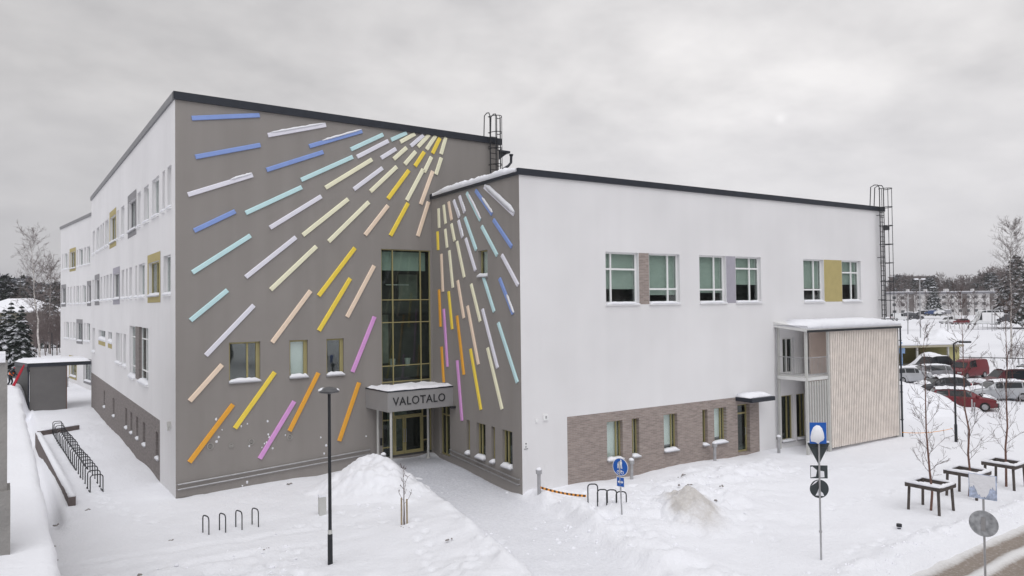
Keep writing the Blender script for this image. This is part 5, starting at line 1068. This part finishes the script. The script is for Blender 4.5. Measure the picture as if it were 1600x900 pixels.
# far trees: prototypes, then copies
def proto(kind, seed):
    m = MB()
    if kind == 'bare': branch_tree(m, (0, 0, 0), 17, .22, seed, 34, .22, .8, .30, 5, .3, 3, .35, 0, 0, .045)
    elif kind == 'fir': spruce_mesh(m, (0, 0, 0), 18, 3.6, seed, 15, 9)
    else:
        branch_tree(m, (0, 0, 0), 17, .25, seed, 12, .5, .9, .24, 2, .3, 3, .4, 0, 0, .06); q = np.random.default_rng(seed); m.cm = 1
        for _ in range(330):
            a = q.random()*6.28; t = q.random(); r_ = 3.8*math.sin(math.pi*(.15+.8*t))*math.sqrt(q.random()); c = np.array([r_*math.cos(a), r_*math.sin(a), 8+9.5*t]); s_ = .45+.5*q.random(); v = [c+q.normal(size=3)*s_*np.array([1, 1, .55]) for _ in range(4)]; m.add(v, [(0, 1, 2), (0, 2, 3)])
    return m
PR = {}
for kind, n in (('bare', 5), ('fir', 2), ('pine', 3)):
    for i in range(n):
        m = proto(kind, 300+i+{'bare': 0, 'fir': 20, 'pine': 40}[kind]); ms2 = [FTWIG, FTWIG] if kind == 'bare' else [STEM, NEED] if kind == 'fir' else [STEM, SPR]
        V = np.array(m.v); me = bpy.data.meshes.new(kind); me.from_pydata(V.tolist(), [], m.f); [me.materials.append(k) for k in ms2]; me.polygons.foreach_set('material_index', m.m); PR.setdefault(kind, []).append(me)
qf = np.random.default_rng(44)
FARL = dict(bare=('bare_tree', 'bare brown tree in the far wood above the pale flats', 'far wood trees above the flats'), fir=('fir_tree', 'dark pointed fir in the far wood above the pale flats', 'far firs above the flats'), pine=('pine_tree', 'snow dusted pine in the far wood above the pale flats', 'far pines above the flats'))
LEFTL = dict(bare=('bare_tree', 'bare grey thicket tree on the slope behind the bin shelter', 'thicket trees behind the bin shelter'), fir=('fir_tree', 'dark fir on the slope behind the bin shelter', 'firs behind the bin shelter'), pine=('pine_tree', 'snowy pine on the wooded slope behind the bin shelter', 'pines behind the bin shelter'))
def far_tree(kind, px, yt, D, zb, L):
    tp = at_depth(px, yt, D); me = PR[kind][int(qf.integers(len(PR[kind])))]; o = bpy.data.objects.new(L[kind][0], me); COL.objects.link(o); o.location = (tp[0], tp[1], zb); h = (tp[2]-zb)/17.3; o.scale = (h*(1+.25*qf.random()),)*2+(h,); o.rotation_euler = (0, 0, qf.random()*6.28); ORG[o.name] = np.zeros(3); tag(o, L[kind][1], 'tree', L[kind][2])
for i in range(64):
    px = 1392+i*3.45+qf.normal()*1.5; far = 370+qf.random()*70; top = 440-9*qf.random()
    if px > 1520: top -= 12*min(1, (px-1520)/30)
    far_tree(qf.choice(['bare', 'bare', 'bare', 'fir', 'pine']), px, top, far, 2.0, FARL)
for i in range(13): far_tree('bare', 1402+i*15+qf.normal()*2.5, 462-6*qf.random(), 300+20*qf.random(), 1.0, dict(bare=('bare_tree', 'small bare tree standing in front of the pale flats', 'small trees before the pale flats')))
for i in range(15): far_tree(qf.choice(['pine', 'pine', 'fir']), -4+i*7.2+qf.normal()*2, 432+8*qf.random()+(8 if i > 7 else 0), 185+40*qf.random(), 0, LEFTL)
for i in range(16): far_tree('bare', 42+i*3.6+qf.normal()*2, 488+24*qf.random(), 125+20*qf.random(), 0, LEFTL)
for i in range(3): far_tree('bare', 1582+i*8, 535+8*qf.random(), 84+qf.random()*8, 0, dict(bare=('bare_shrub', 'bare twiggy shrub at the foot of the slender birch', 'shrubs under the slender birch')))
# joined deeper wood that closes the horizon
def wood(name, pts, label):
    V = []; F = []; Mi = []; b = 0
    for (kind, px, yt, D, zb) in pts:
        tp = at_depth(px, yt, D); me = PR[kind][int(qf.integers(len(PR[kind])))]; co = np.empty(len(me.vertices)*3); me.vertices.foreach_get('co', co); co = co.reshape(-1, 3); h = (tp[2]-zb)/17.3; a = qf.random()*6.28; R_ = np.array([[math.cos(a), -math.sin(a), 0], [math.sin(a), math.cos(a), 0], [0, 0, 1]]); co = (co@R_.T)*h+np.array([tp[0], tp[1], zb]); V.append(co); F += [tuple(i+b for i in p.vertices) for p in me.polygons]; Mi += [(0 if kind == 'bare' else 1)]*len(me.polygons); b += len(co)
    me = bpy.data.meshes.new(name); me.from_pydata(np.concatenate(V).tolist(), [], F); me.materials.append(FTWIG); me.materials.append(NEED); me.polygons.foreach_set('material_index', Mi); o = bpy.data.objects.new(name, me); COL.objects.link(o); ORG[o.name] = np.zeros(3); tag(o, label, 'wood', kind='stuff')
wood('forest', [(qf.choice(['bare', 'pine']), 1385+i*3.1, 445+4*qf.random(), 470+60*qf.random(), 0) for i in range(75)], 'far brown wood closing the horizon beyond the flats')
wood('forest', [(qf.choice(['pine', 'bare', 'fir']), -30+i*2.6, 452+14*qf.random(), 240+60*qf.random(), 0) for i in range(50)], 'wooded slope behind the birch and the bin shelter')

def wood_at(name, pts, label):
    wood_pts = []
    V = []; F = []; Mi = []; b = 0
    for (kind, x, y, h) in pts:
        me = PR[kind][int(qf.integers(len(PR[kind])))]; co = np.empty(len(me.vertices)*3); me.vertices.foreach_get('co', co); co = co.reshape(-1, 3)*h/17.3+np.array([x, y, -.2]); V.append(co); F += [tuple(i+b for i in p.vertices) for p in me.polygons]; Mi += [(0 if kind == 'bare' else 1)]*len(me.polygons); b += len(co)
    me = bpy.data.meshes.new(name); me.from_pydata(np.concatenate(V).tolist(), [], F); me.materials.append(FTWIG); me.materials.append(NEED); me.polygons.foreach_set('material_index', Mi); o = bpy.data.objects.new(name, me); COL.objects.link(o); ORG[o.name] = np.zeros(3); tag(o, label, 'wood', kind='stuff')
wood_at('forest', [(qf.choice(['bare', 'pine', 'pine']), 20+i*2.6+qf.normal(), -62-22*qf.random(), 15+6*qf.random()) for i in range(50)], 'dark wood across the road mirrored in the wing windows')

# ------------------------------------------------------------------ far buildings
CREAM = mat('pale_flats_wall', (.56, .55, .55), .85, .06, .2); FDARK = mat('far_dark_window', (.075, .08, .085), .5, .3, 1); FBROWN = mat('far_brown_wall', (.15, .135, .13), .9, .1, .2)
a = at_depth(1393, 487, 330); b = at_depth(1572, 486, 345); a[2] = b[2] = 0; Lf = np.linalg.norm(b-a); u_ = (b-a)/Lf; n_ = np.array([u_[1], -u_[0], 0]); n_ = n_ if n_@(CAM-a) > 0 else -n_; FB = Fr(a, u_, n_)
fz1 = zpix(1480, 456, *((a+b)/2)[:2]); fz0 = zpix(1480, 487, *((a+b)/2)[:2])-1.2
fl_ = thing('flats_building', (a+b)/2, 'long pale three storey flats before the far wood', 'building')
m = MB(); m.fbox(FB, 0, Lf, fz0-2, fz1-.9, -10, 0); m.build('wall', CREAM, fl_); m = MB(); m.fbox(FB, -.4, Lf+.4, fz1-.9, fz1, -10.4, .5); r_ = m.build('roof', mat('far_roof_grey', (.20, .20, .22), .8), fl_); m = MB(); m.fbox(FB, -.3, Lf+.3, fz1, fz1+.3, -10, .2); m.build('snow', SNOW, r_)
for px in (1424, 1507, 1550): s_ = FB.s_at(px, 470); m = MB(); m.fbox(FB, s_-1.3, s_+1.3, fz0-1, fz1-.92, 0, .12); m.build('stair_panel', FBROWN, fl_)
w0 = None; st_ = (fz1-.9-fz0)/3
for k in range(3):
    for i in range(14):
        s_ = 1.6+i*(Lf-3)/13.5; zc_ = fz0+st_*(k+.50)
        if w0 is None: m = MB(); m.fbox(FB, s_-.95, s_+.95, zc_-.62, zc_+.62, 0, .05); w0 = m.build('window', FDARK, fl_); ref = FB.p(s_, zc_)
        else: share(w0, FB.p(s_, zc_)-ref, fl_)
for px in (1427, 1455, 1486, 1489, 1529, 1560): s_ = FB.s_at(px, 455); m = MB(); m.fbox(FB, s_-.5, s_+.5, fz1+.3, fz1+1.4, -4, -2.8); m.build('chimney', CREAM, fl_)
a = at_depth(1403, 452, 520); b = at_depth(1450, 451, 520); a[2] = b[2] = 0; Lf = np.linalg.norm(b-a); u_ = (b-a)/Lf; n_ = np.array([u_[1], -u_[0], 0]); n_ = n_ if n_@(CAM-a) > 0 else -n_; FB = Fr(a, u_, n_); z1_ = zpix(1428, 431.5, *((a+b)/2)[:2])
t = thing('apartment_block', (a+b)/2, 'tall brown block showing above the far wood', 'building'); m = MB(); m.fbox(FB, 0, Lf, 0, z1_-.5, -12, 0); m.build('wall', mat('far_block_brown', (.20, .165, .155), .9, .05, .1), t); m = MB(); m.fbox(FB, -.5, Lf+.5, z1_-.5, z1_, -12.5, .4); m.build('roof', FBROWN, t)
for k in range(3):
    for i in range(8): s_ = 1.5+i*(Lf-3)/7; m = MB(); m.fbox(FB, s_-.7, s_+.7, z1_-3.2-3*k, z1_-1.9-3*k, 0, .06); m.build('window', FDARK, t)
def house(px, yb, yr, D, w, label, side=1):
    c = at_depth(px, yb, D); tp = at_depth(px, yr, D); d = np.array([*CR[:2], 0]); d /= np.linalg.norm(d); n = np.array([*-CF[:2], 0]); n /= np.linalg.norm(n); f = Fr((c[0], c[1], 0), d, n); t = thing('house', (c[0], c[1], 0), label, 'house'); ze = tp[2]-w*.20
    m = MB(); m.fbox(f, -w/2, w/2, -1, ze, -w*.7, 0); m.build('wall', mat('house_olive', (.17, .16, .12), .85), t)
    m = MB(); o = .6; q = [f.p(-w/2-o, ze, o), f.p(w/2+o, ze, o), f.p(w/2+o, ze, -w*.7-o), f.p(-w/2-o, ze, -w*.7-o), f.p(-w*.2, tp[2], -w*.35), f.p(w*.2, tp[2], -w*.35)]; m.add(q+[v-up*.35 for v in q[:4]], [(0, 1, 5, 4), (1, 2, 5), (2, 3, 4, 5), (3, 0, 4), (0, 6, 7, 1), (1, 7, 8, 2), (2, 8, 9, 3), (3, 9, 6, 0), (9, 8, 7, 6)]); m.build('roof', SNOW, t)
    for s_ in (-.28, .05, .3): m = MB(); m.fbox(f, s_*w-.6, s_*w+.6, ze-2.0, ze-.8, 0, .06); m.build('window', FDARK, t)
house(82, 530, 491, 165, 13, 'olive house with snowy hipped roof beside the rear block'); house(8, 515, 466, 170, 15, 'house with snowy roof behind the three spruces')
# utility lamp left background
b = at_depth(82, 556, 105); tp = at_depth(81, 520, 105); m = MB(); m.tube([b, tp, tp+np.array([*CR[:2], .02])*-.6], .06, 6); tag(m.build('lamp_pole', DARKM), 'slim dark lamp pole behind the bin shelter roof', 'pole')

# carport
OLV2 = mat('olive_carport', (.27, .24, .11), .8, .15, .8)
a = ground(1404, 575, 0); b = ground(1503, 572, 0); u_ = (b-a); Lc = np.linalg.norm(u_); u_ /= Lc; n_ = np.array([u_[1], -u_[0], 0]); n_ = n_ if n_@(CAM-a) > 0 else -n_; CP = Fr(a, u_, n_); t = thing('carport', (a+b)/2, 'olive carport with thick snow on its flat roof', 'carport'); cz1 = zpix(1500, 541, b[0], b[1])
m = MB(); m.fbox(CP, -6, Lc-.2, 0, cz1, -5.6, -5.4); m.build('wall', OLV2, t); m = MB(); m.fbox(CP, Lc*.78, Lc-.2, 0, cz1, -5.3, -.1); m.build('end_wall', mat('olive_light', (.40, .37, .17), .8), t)
m = MB(); m.hexa([CP.p(-6, cz1, .4), CP.p(Lc, cz1, .4), CP.p(Lc, cz1, -6), CP.p(-6, cz1, -6), CP.p(-6, cz1+.25, .4), CP.p(Lc, cz1+.25, .4), CP.p(Lc, cz1+.25, -6), CP.p(-6, cz1+.25, -6)]); r_ = m.build('roof', mat('carport_edge', (.40, .37, .28), .7), t)
snowstrip(CP, -6, Lc+.05, cz1+.25, -12, .45, .45, r_, 55, n=40, drop=0)
for s_ in (2.4, 6.5): m = MB(); m.fbox(CP, s_-.09, s_+.09, 0, cz1, .0, .18); m.build('post', PALEPOST, t)
p = ground(1410, 575); m = MB(); f = sign_fr(p[0], p[1], .1); m.fbox(f, -.3, .3, 1.7, 2.7, .06, .1); m.fbox(f, -.05, .05, 0, 3, -.05, .05); tag(m.build('parking_sign', [mat('pale_blue_sign', (.25, .38, .62), .5, .2, 3)]), 'small pale blue sign standing before the carport', 'sign')

# ------------------------------------------------------------------ cars
TYRE = mat('tyre', (.02, .02, .02), .9); RIM = mat('rim', (.35, .35, .36), .35, .1, 5, metal=.7); CGLASS = mat('car_glass', (.02, .024, .028), .08, .1, 3, spec=.6); REDL = mat('tail_light', (.35, .012, .012), .25); HEADL = mat('head_light', (.6, .62, .62), .15); PLATE = mat('number_plate', (.65, .65, .65), .5)
def paint(n, c): return mat('car_paint_'+n, c, .32, .10, 1.2, metal=.15, spec=.5)
def car(name, label, px, py, heading, pm_, kind='estate', snow=.5, z=None, parts=True, cat='car', D=None):
    L, W, H = dict(estate=(4.6, 1.78, 1.47), hatch=(4.2, 1.74, 1.46), van=(4.5, 1.84, 1.88), suv=(4.6, 1.85, 1.7), truck=(7.2, 2.2, 3.1), boxvan=(5.2, 2.0, 2.3))[kind]
    g_ = ground(px, py) if D is None else at_depth(px, py, D); t = thing(name, (0, 0, 0), label, cat)
    # stations: x, z floor, z belt, z top, half width belt, half width top
    h = L/2; wb, wt = W/2, W/2*.80
    prof = dict(estate=[(-h, .42, .80, .82, .80), (-h+.12, .25, .98, 1.00, .95), (-h+.25, .22, 1.0, 1.36, 1), (-h+.75, .2, 1.0, H, 1), (-.1, .2, .97, H, 1), (.45, .2, .96, H-.08, 1), (1.15, .2, .94, .97, 1), (1.9, .22, .84, .88, .96), (h-.08, .28, .70, .74, .86), (h, .42, .55, .58, .76)],
                hatch=[(-h, .42, .80, .82, .82), (-h+.10, .25, .98, 1.0, .95), (-h+.40, .22, 1.0, H-.06, 1), (-.9, .2, 1.0, H, 1), (.1, .2, .97, H-.02, 1), (.5, .2, .96, H-.12, 1), (1.15, .2, .94, .97, 1), (1.75, .22, .84, .88, .96), (h-.08, .28, .70, .74, .86), (h, .42, .55, .58, .76)],
                van=[(-h, .35, 1.05, 1.10, .92), (-h+.06, .25, 1.10, 1.78, .98), (-h+.3, .22, 1.1, H, 1), (-.3, .2, 1.1, H, 1), (.35, .2, 1.08, H-.05, 1), (.75, .2, 1.06, H-.25, 1), (1.4, .2, 1.02, 1.05, 1), (1.9, .22, .9, .94, .96), (h-.06, .28, .72, .78, .88), (h, .42, .58, .6, .8)])
    prof['suv'] = [(x*1., a, b*1.1, c*1.14, w) for x, a, b, c, w in prof['estate']]; prof['boxvan'] = [(x*1.15, a, b*1.15, c*1.22, w) for x, a, b, c, w in prof['van']]; prof['truck'] = prof['boxvan']
    P_ = prof[kind]; m = MB(); vs = []; k = 10
    for x, zf, zb3, zt, w in P_:
        cab = (zt-zb3) > .1; wtt = wt if cab else wb*.93
        half = [(wb*w*.86, zf), (wb*w, zf+.16), (wb*w*1.0, zb3-.10), (wb*w*.965, zb3), (wtt*w, zt-.03 if cab else zt-.01), (wtt*w*.72, zt)]
        ring = [(y_, z_) for y_, z_ in half]+[(-y_, z_) for y_, z_ in half[::-1]]
        vs += [(x, y_, z_) for y_, z_ in ring]
    k = 12; n = len(P_); fs = [(i*k+j, (i+1)*k+j, (i+1)*k+(j+1) % k, i*k+(j+1) % k) for i in range(n-1) for j in range(k)]; fs += [tuple(range(k)), tuple((n-1)*k+j for j in range(k-1, -1, -1))]
    m.add(vs, fs); bo = m.build('body', pm_, t, True)
    mod = bo.modifiers.new('edge', 'EDGE_SPLIT'); mod.split_angle = rad(38)
    V = np.array(vs).reshape(n, k, 3)
    def glassq(i0, i1, side, inset=.10):
        a_, b_ = (3, 4) if side > 0 else (8, 7); A, B, C_, D_ = V[i0][a_], V[i1][a_], V[i1][b_], V[i0][b_]; nrm = np.array([0, side, .25])*.012; c = (A+B+C_+D_)/4; Q = [c+(v-c)*(1-inset)+nrm for v in (A, B, C_, D_)]; m = MB(); m.prism(Q if side > 0 else Q[::-1], nrm*.5); m.build('side_window', CGLASS, t)
    cab_i = [i for i in range(n) if P_[i][3]-P_[i][2] > .1]
    f0, f1 = cab_i[0], cab_i[-1]
    if parts:
        for sd_ in (-1, 1):
            for i0, i1 in zip(cab_i[:-1], cab_i[1:]):
                if kind in ('van',) and i1 <= 3 and True: continue
                glassq(i0, i1, sd_)
        for i0, i1, nm in ((f1, f1+1, 'windscreen'), (f0, max(f0-1, 0), 'rear_window')):
            A, B, C_, D_ = V[i0][4], V[i0][7], V[i1][7 if nm == 'x' else 8], V[i1][3]; c = (A+B+C_+D_)/4; s_ = np.array([.02 if nm == 'windscreen' else -.02, 0, .02]); Q = [c+(v-c)*.88+s_ for v in (A, B, C_, D_)]; m = MB(); m.prism(Q, s_*.5); m.build(nm, CGLASS, t)
        for sd_ in (-1, 1):
            m = MB(); y_ = sd_*wb*.72; m.box(h-.14, h+.012, y_-.17, y_+.17, .60, .72); m.build('headlight', HEADL, t)
            m = MB(); y_ = sd_*wb*.80; m.box(-h-.012, -h+.16, y_-.10, y_+.10, .72, 1.0 if kind != 'estate' else .92); m.build('tail_light', REDL, t)
            m = MB(); m.box(.75, .93, sd_*(wb+.02)-.09, sd_*(wb+.02)+.09, .98, 1.12); m.build('mirror', pm_, t)
        m = MB(); m.box(h-.02, h+.015, -.26, .26, .36, .47); m.box(-h-.015, -h+.02, -.26, .26, .62, .73); m.build('number_plate', PLATE, t)
        m = MB(); m.box(-h-.02, -h+.3, -wb*.80, wb*.80, .30, .52); m.box(h-.3, h+.02, -wb*.74, wb*.74, .26, .44); m.build('bumper', mat('bumper_black', (.03, .03, .032), .6), t)
    for sx in (-h+.85, h-.85):
        for sy in (-1, 1):
            c = np.array([sx, sy*(wb-.10), .32]); m = MB(); a_ = np.linspace(0, 2*math.pi, 18, endpoint=False); y0_, y1_ = sy*(wb-.22), sy*(wb+.012)
            m.prism([(sx+.32*math.cos(v), y0_, .32+.32*math.sin(v)) for v in a_], (0, y1_-y0_, 0)); w_ = m.build('wheel', TYRE, t)
            m = MB(); m.prism([(sx+.20*math.cos(v), y1_, .32+.20*math.sin(v)) for v in a_], (0, sy*.012, 0)); m.build('rim', RIM, w_)
    if snow:
        q = np.random.default_rng(int(px)); m = MB()
        for i0, i1 in zip(range(n-1), range(1, n)):
            if P_[i0][3] > 1.2 and P_[i1][3] > 1.2 or (P_[i0][3] < 1.05 and P_[i1][3] < 1.05 and 1 < i0):
                x0, x1 = P_[i0][0], P_[i1][0]; nn = 5
                vs2 = []
                for i in range(nn+1):
                    for j in range(7):
                        x_ = x0+(x1-x0)*i/nn; zt = P_[i0][3]+(P_[i1][3]-P_[i0][3])*i/nn; yw = (wt if zt > 1.2 else wb*.86)*.9; y_ = -yw+2*yw*j/6; e = min(1, .15+2.5*min(j, 6-j)/3); vs2.append((x_, y_, zt+.012+snow*.16*e*(.7+.5*q.random())))
                m.add(vs2, [(i*7+j, (i+1)*7+j, (i+1)*7+j+1, i*7+j+1) for i in range(nn) for j in range(6)])
        if m.v: m.build('snow', SNOW, t, True)
    if kind == 'truck':
        m = MB(); m.box(-4.6, .9, -1.15, 1.15, .85, 3.15); m.build('cargo_box', mat('truck_white', (.78, .78, .79), .5, .03, 1), t)
        for sy in (-1, 1): m = MB(); a_ = np.linspace(0, 2*math.pi, 16, endpoint=False); m.prism([(-3.4+.42*math.cos(v), sy*.8, .42+.42*math.sin(v)) for v in a_], (0, sy*.3, 0)); m.build('wheel', TYRE, t)
    t.location = (g_[0], g_[1], (gz(g_[0], g_[1]) if D is None else g_[2]) if z is None else z); t.rotation_euler = (0, 0, heading); return t
R_az = math.atan2(CR[1], CR[0])   # azimuth of picture-right
SIL, DSIL, BLK, RED, DRED, WHT, GRY = paint('silver', (.42, .43, .45)), paint('grey', (.25, .25, .27)), paint('black', (.02, .021, .026)), paint('red', (.15, .013, .02)), paint('dark_red', (.085, .012, .018)), paint('white', (.72, .73, .74)), paint('dark_grey', (.06, .062, .07))
car('parked_car', 'snowy silver car parked just past the stair tower', 1420, 598, R_az+rad(8), SIL, 'hatch', .8)
car('parked_car', 'silver grey estate car between the snowy silver car and the black one', 1447, 593, R_az+rad(172), DSIL, 'estate', .6)
car('parked_car', 'black estate car parked beside the red van, red tail lights showing', 1455, 586, R_az+rad(195), BLK, 'suv', .2)
car('parked_van', 'red van parked before the carport snow pile', 1511, 589, R_az+rad(205), RED, 'van', .0, cat='van')
car('parked_car', 'dark car nearly buried behind the snow bank', 1470, 617, R_az+rad(180), GRY, 'hatch', 1.2)
car('parked_car', 'red car half hidden by the snow bank', 1503, 641, R_az+rad(-22), RED, 'hatch', .9)
car('parked_car', 'silver estate car side on between two saplings', 1557, 624, R_az+rad(174), SIL, 'estate', .8)
car('parked_car', 'dark red car directly behind the silver estate', 1571, 611, R_az+rad(176), DRED, 'suv', .5)
car('parked_car', 'white suv with dark windows up the slope from the dark red car', 1607, 602, R_az+rad(190), WHT, 'suv', .6)
D2 = 185
car('parked_truck', 'white box truck in the distant car park', 1536, 507.5, R_az+rad(182), WHT, 'truck', .0, D=D2, cat='truck'); car('parked_car', 'far red car beside the white box truck', 1499, 507, R_az+rad(180), RED, 'hatch', .5, D=D2-8)
car('parked_van', 'far white van with dark windows beside the far red car', 1484, 506, R_az+rad(182), WHT, 'van', .3, D=D2-4, cat='van'); car('parked_car', 'far dark car alone left of the double headed lamp', 1428, 499.5, R_az+rad(5), GRY, 'estate', .4, D=D2); car('parked_van', 'far white van half behind the roof ladder', 1407, 501, R_az, WHT, 'van', .5, D=D2, cat='van')
for i, (px, py, c_, kd, lb) in enumerate([(1415, 497, GRY, 'hatch', 'far dark car beside the thin pole, near the roof ladder'), (1440, 492, BLK, 'estate', 'far dark car right of the double headed lamp'), (1452, 491.5, paint('blue', (.03, .06, .16)), 'estate', 'far blue car in the row before the flats'), (1466, 491.5, WHT, 'hatch', 'far snowy white car in the row before the flats'), (1566, 503, GRY, 'suv', 'far dark car behind the slender birch'), (1478, 491, DSIL, 'hatch', 'far grey car behind the far white van')]): car('parked_car', lb, px, py, R_az+rad(175+6*i), c_, kd, .9, D=D2+(60 if py < 495 else 0), parts=False)
# slim stakes and a wire fence at the car park edge
for i, (px, py) in enumerate([(1523, 650), (1536, 644), (1545, 643), (1561, 642), (1594, 632), (1519, 646)]):
    p = ground(px, py); m = MB(); m.tube([(p[0], p[1], gz(p[0], p[1])-.2), (p[0], p[1], gz(p[0], p[1])+(2.0 if i == 1 else .95))], .045, 6); tag(m.build('fence_stake', GALV), 'thin grey stake in the snow before the silver estate', 'stake', 'thin stakes before the parked cars')
a = ground(1497, 571); b = ground(1612, 574); m = MB(); m.tube([(a[0], a[1], 1.0), (b[0], b[1], 1.0)], .05, 5)
for i in range(7): p = a+(b-a)*i/6; m.tube([(p[0], p[1], -.1), (p[0], p[1], 1.0)], .04, 5)
tag(m.build('guard_rail', DARKM), 'low dark rail fence beyond the red van', 'fence')
a = at_depth(1470, 511.5, 150); b = at_depth(1572, 514, 150); m = MB(); m.tube([(a[0], a[1], a[2]+1.0), (b[0], b[1], b[2]+1.0)], .05, 5)
for i in range(15): p = a+(b-a)*i/14; m.tube([(p[0], p[1], p[2]-.3), (p[0], p[1], p[2]+1.0)], .05, 5)
tag(m.build('guard_rail', GALV), 'far grey rail fence before the white truck', 'fence')

# ------------------------------------------------------------------ person with snow pusher
p = at_depth(16.0, 604, 56.5); x, y, z = p
heap('snow_pile', x-.35, y+.6, 2.3, 3.2, z-gz(x, y)+.10, 0, 'high snow pile against the side of the bin shelter, worker on top', CLEAN, .08, 14, .15, flat=.42)
pt = thing('person', (x, y, z), 'bent worker in dark clothes and orange vest beside the bin shelter', 'person')
d = np.array([*CR[:2], 0]); d /= np.linalg.norm(d)
def body(pts, edges, radii, name, material, parent):
    me = bpy.data.meshes.new(name); me.from_pydata([list(map(float, q)) for q in pts], edges, []); o = bpy.data.objects.new(name, me); COL.objects.link(o); o.parent = parent; ORG[o.name] = ORG[parent.name]
    sk = o.modifiers.new('skin', 'SKIN'); me.skin_vertices[0].data[0].use_root = True
    for i, r in enumerate(radii): me.skin_vertices[0].data[i].radius = (r, r)
    o.modifiers.new('sub', 'SUBSURF').levels = 1; o.modifiers['sub'].render_levels = 1; me.materials.append(material); return o
F_ = d; Sd = np.array([-d[1], d[0], 0]); V_ = lambda a, b, c: F_*a+Sd*b+up*c
J = [V_(0, 0, .92), V_(.10, 0, 1.15), V_(.22, 0, 1.38), V_(.28, 0, 1.48), V_(.34, 0, 1.62), V_(-.02, .10, .88), V_(.12, .11, .48), V_(-.02, .12, .06), V_(.12, .12, .03), V_(-.02, -.10, .88), V_(.02, -.11, .47), V_(-.2, -.12, .06), V_(-.06, -.12, .03),
     V_(.22, .20, 1.36), V_(.34, .26, 1.10), V_(.55, .18, .98), V_(.22, -.20, 1.36), V_(.36, -.25, 1.12), V_(.58, -.14, 1.06)]
body(J, [(0, 1), (1, 2), (2, 3), (3, 4), (0, 5), (5, 6), (6, 7), (7, 8), (0, 9), (9, 10), (10, 11), (11, 12), (2, 13), (13, 14), (14, 15), (2, 16), (16, 17), (17, 18)], [.15, .16, .17, .07, .105, .10, .08, .06, .06, .10, .08, .06, .06, .08, .06, .045, .08, .06, .045], 'body', mat('dark_workwear', (.025, .027, .035), .8, .2, 6), pt)
body([V_(.02, 0, .98), V_(.12, 0, 1.2), V_(.2, 0, 1.34)], [(0, 1), (1, 2)], [.20, .215, .22], 'vest', mat('orange_vest', (.85, .16, .03), .6), pt)
body([V_(.36, 0, 1.67), V_(.40, 0, 1.72)], [(0, 1)], [.115, .07], 'hat', mat('red_hat', (.45, .02, .02), .7), pt)
q0, q1 = ground(19.5, 604)+up*.0, None
pt.scale = (.86, .86, .86); b0 = at_depth(20, 604, 56.2); tip = at_depth(37.5, 570, float((b0-CAM)@CF)); ax = (tip-b0)/np.linalg.norm(tip-b0); sd = np.cross(ax, CF); sd /= np.linalg.norm(sd); Ln = np.linalg.norm(tip-b0)
m = MB(); m.prism([b0-sd*.10, b0+sd*.10, b0+ax*Ln*.75+sd*.08, tip+sd*.03, tip-sd*.03, b0+ax*Ln*.75-sd*.08], CF*.06); tag(m.build('snow_pusher', mat('red_plastic', (.42, .012, .03), .4)), 'long red snow pusher held upright by the bent worker', 'snow pusher')

# ------------------------------------------------------------------ thin winter haze in the air
m = MB(); m.box(-1700, 2900, -1100, 2900, -6, 60); hz_ = m.build('haze', [])
hm = bpy.data.materials.new('winter_haze'); hm.use_nodes = True; hm.node_tree.nodes.clear(); ho = hm.node_tree.nodes.new('ShaderNodeOutputMaterial'); hv = hm.node_tree.nodes.new('ShaderNodeVolumePrincipled')
hv.inputs['Color'].default_value = (.9, .9, .94, 1); hv.inputs['Density'].default_value = .00032; hv.inputs['Anisotropy'].default_value = .2; hm.node_tree.links.new(hv.outputs[0], ho.inputs['Volume']); hz_.data.materials.append(hm); tag(hz_, 'thin pale winter haze', None, kind='stuff')
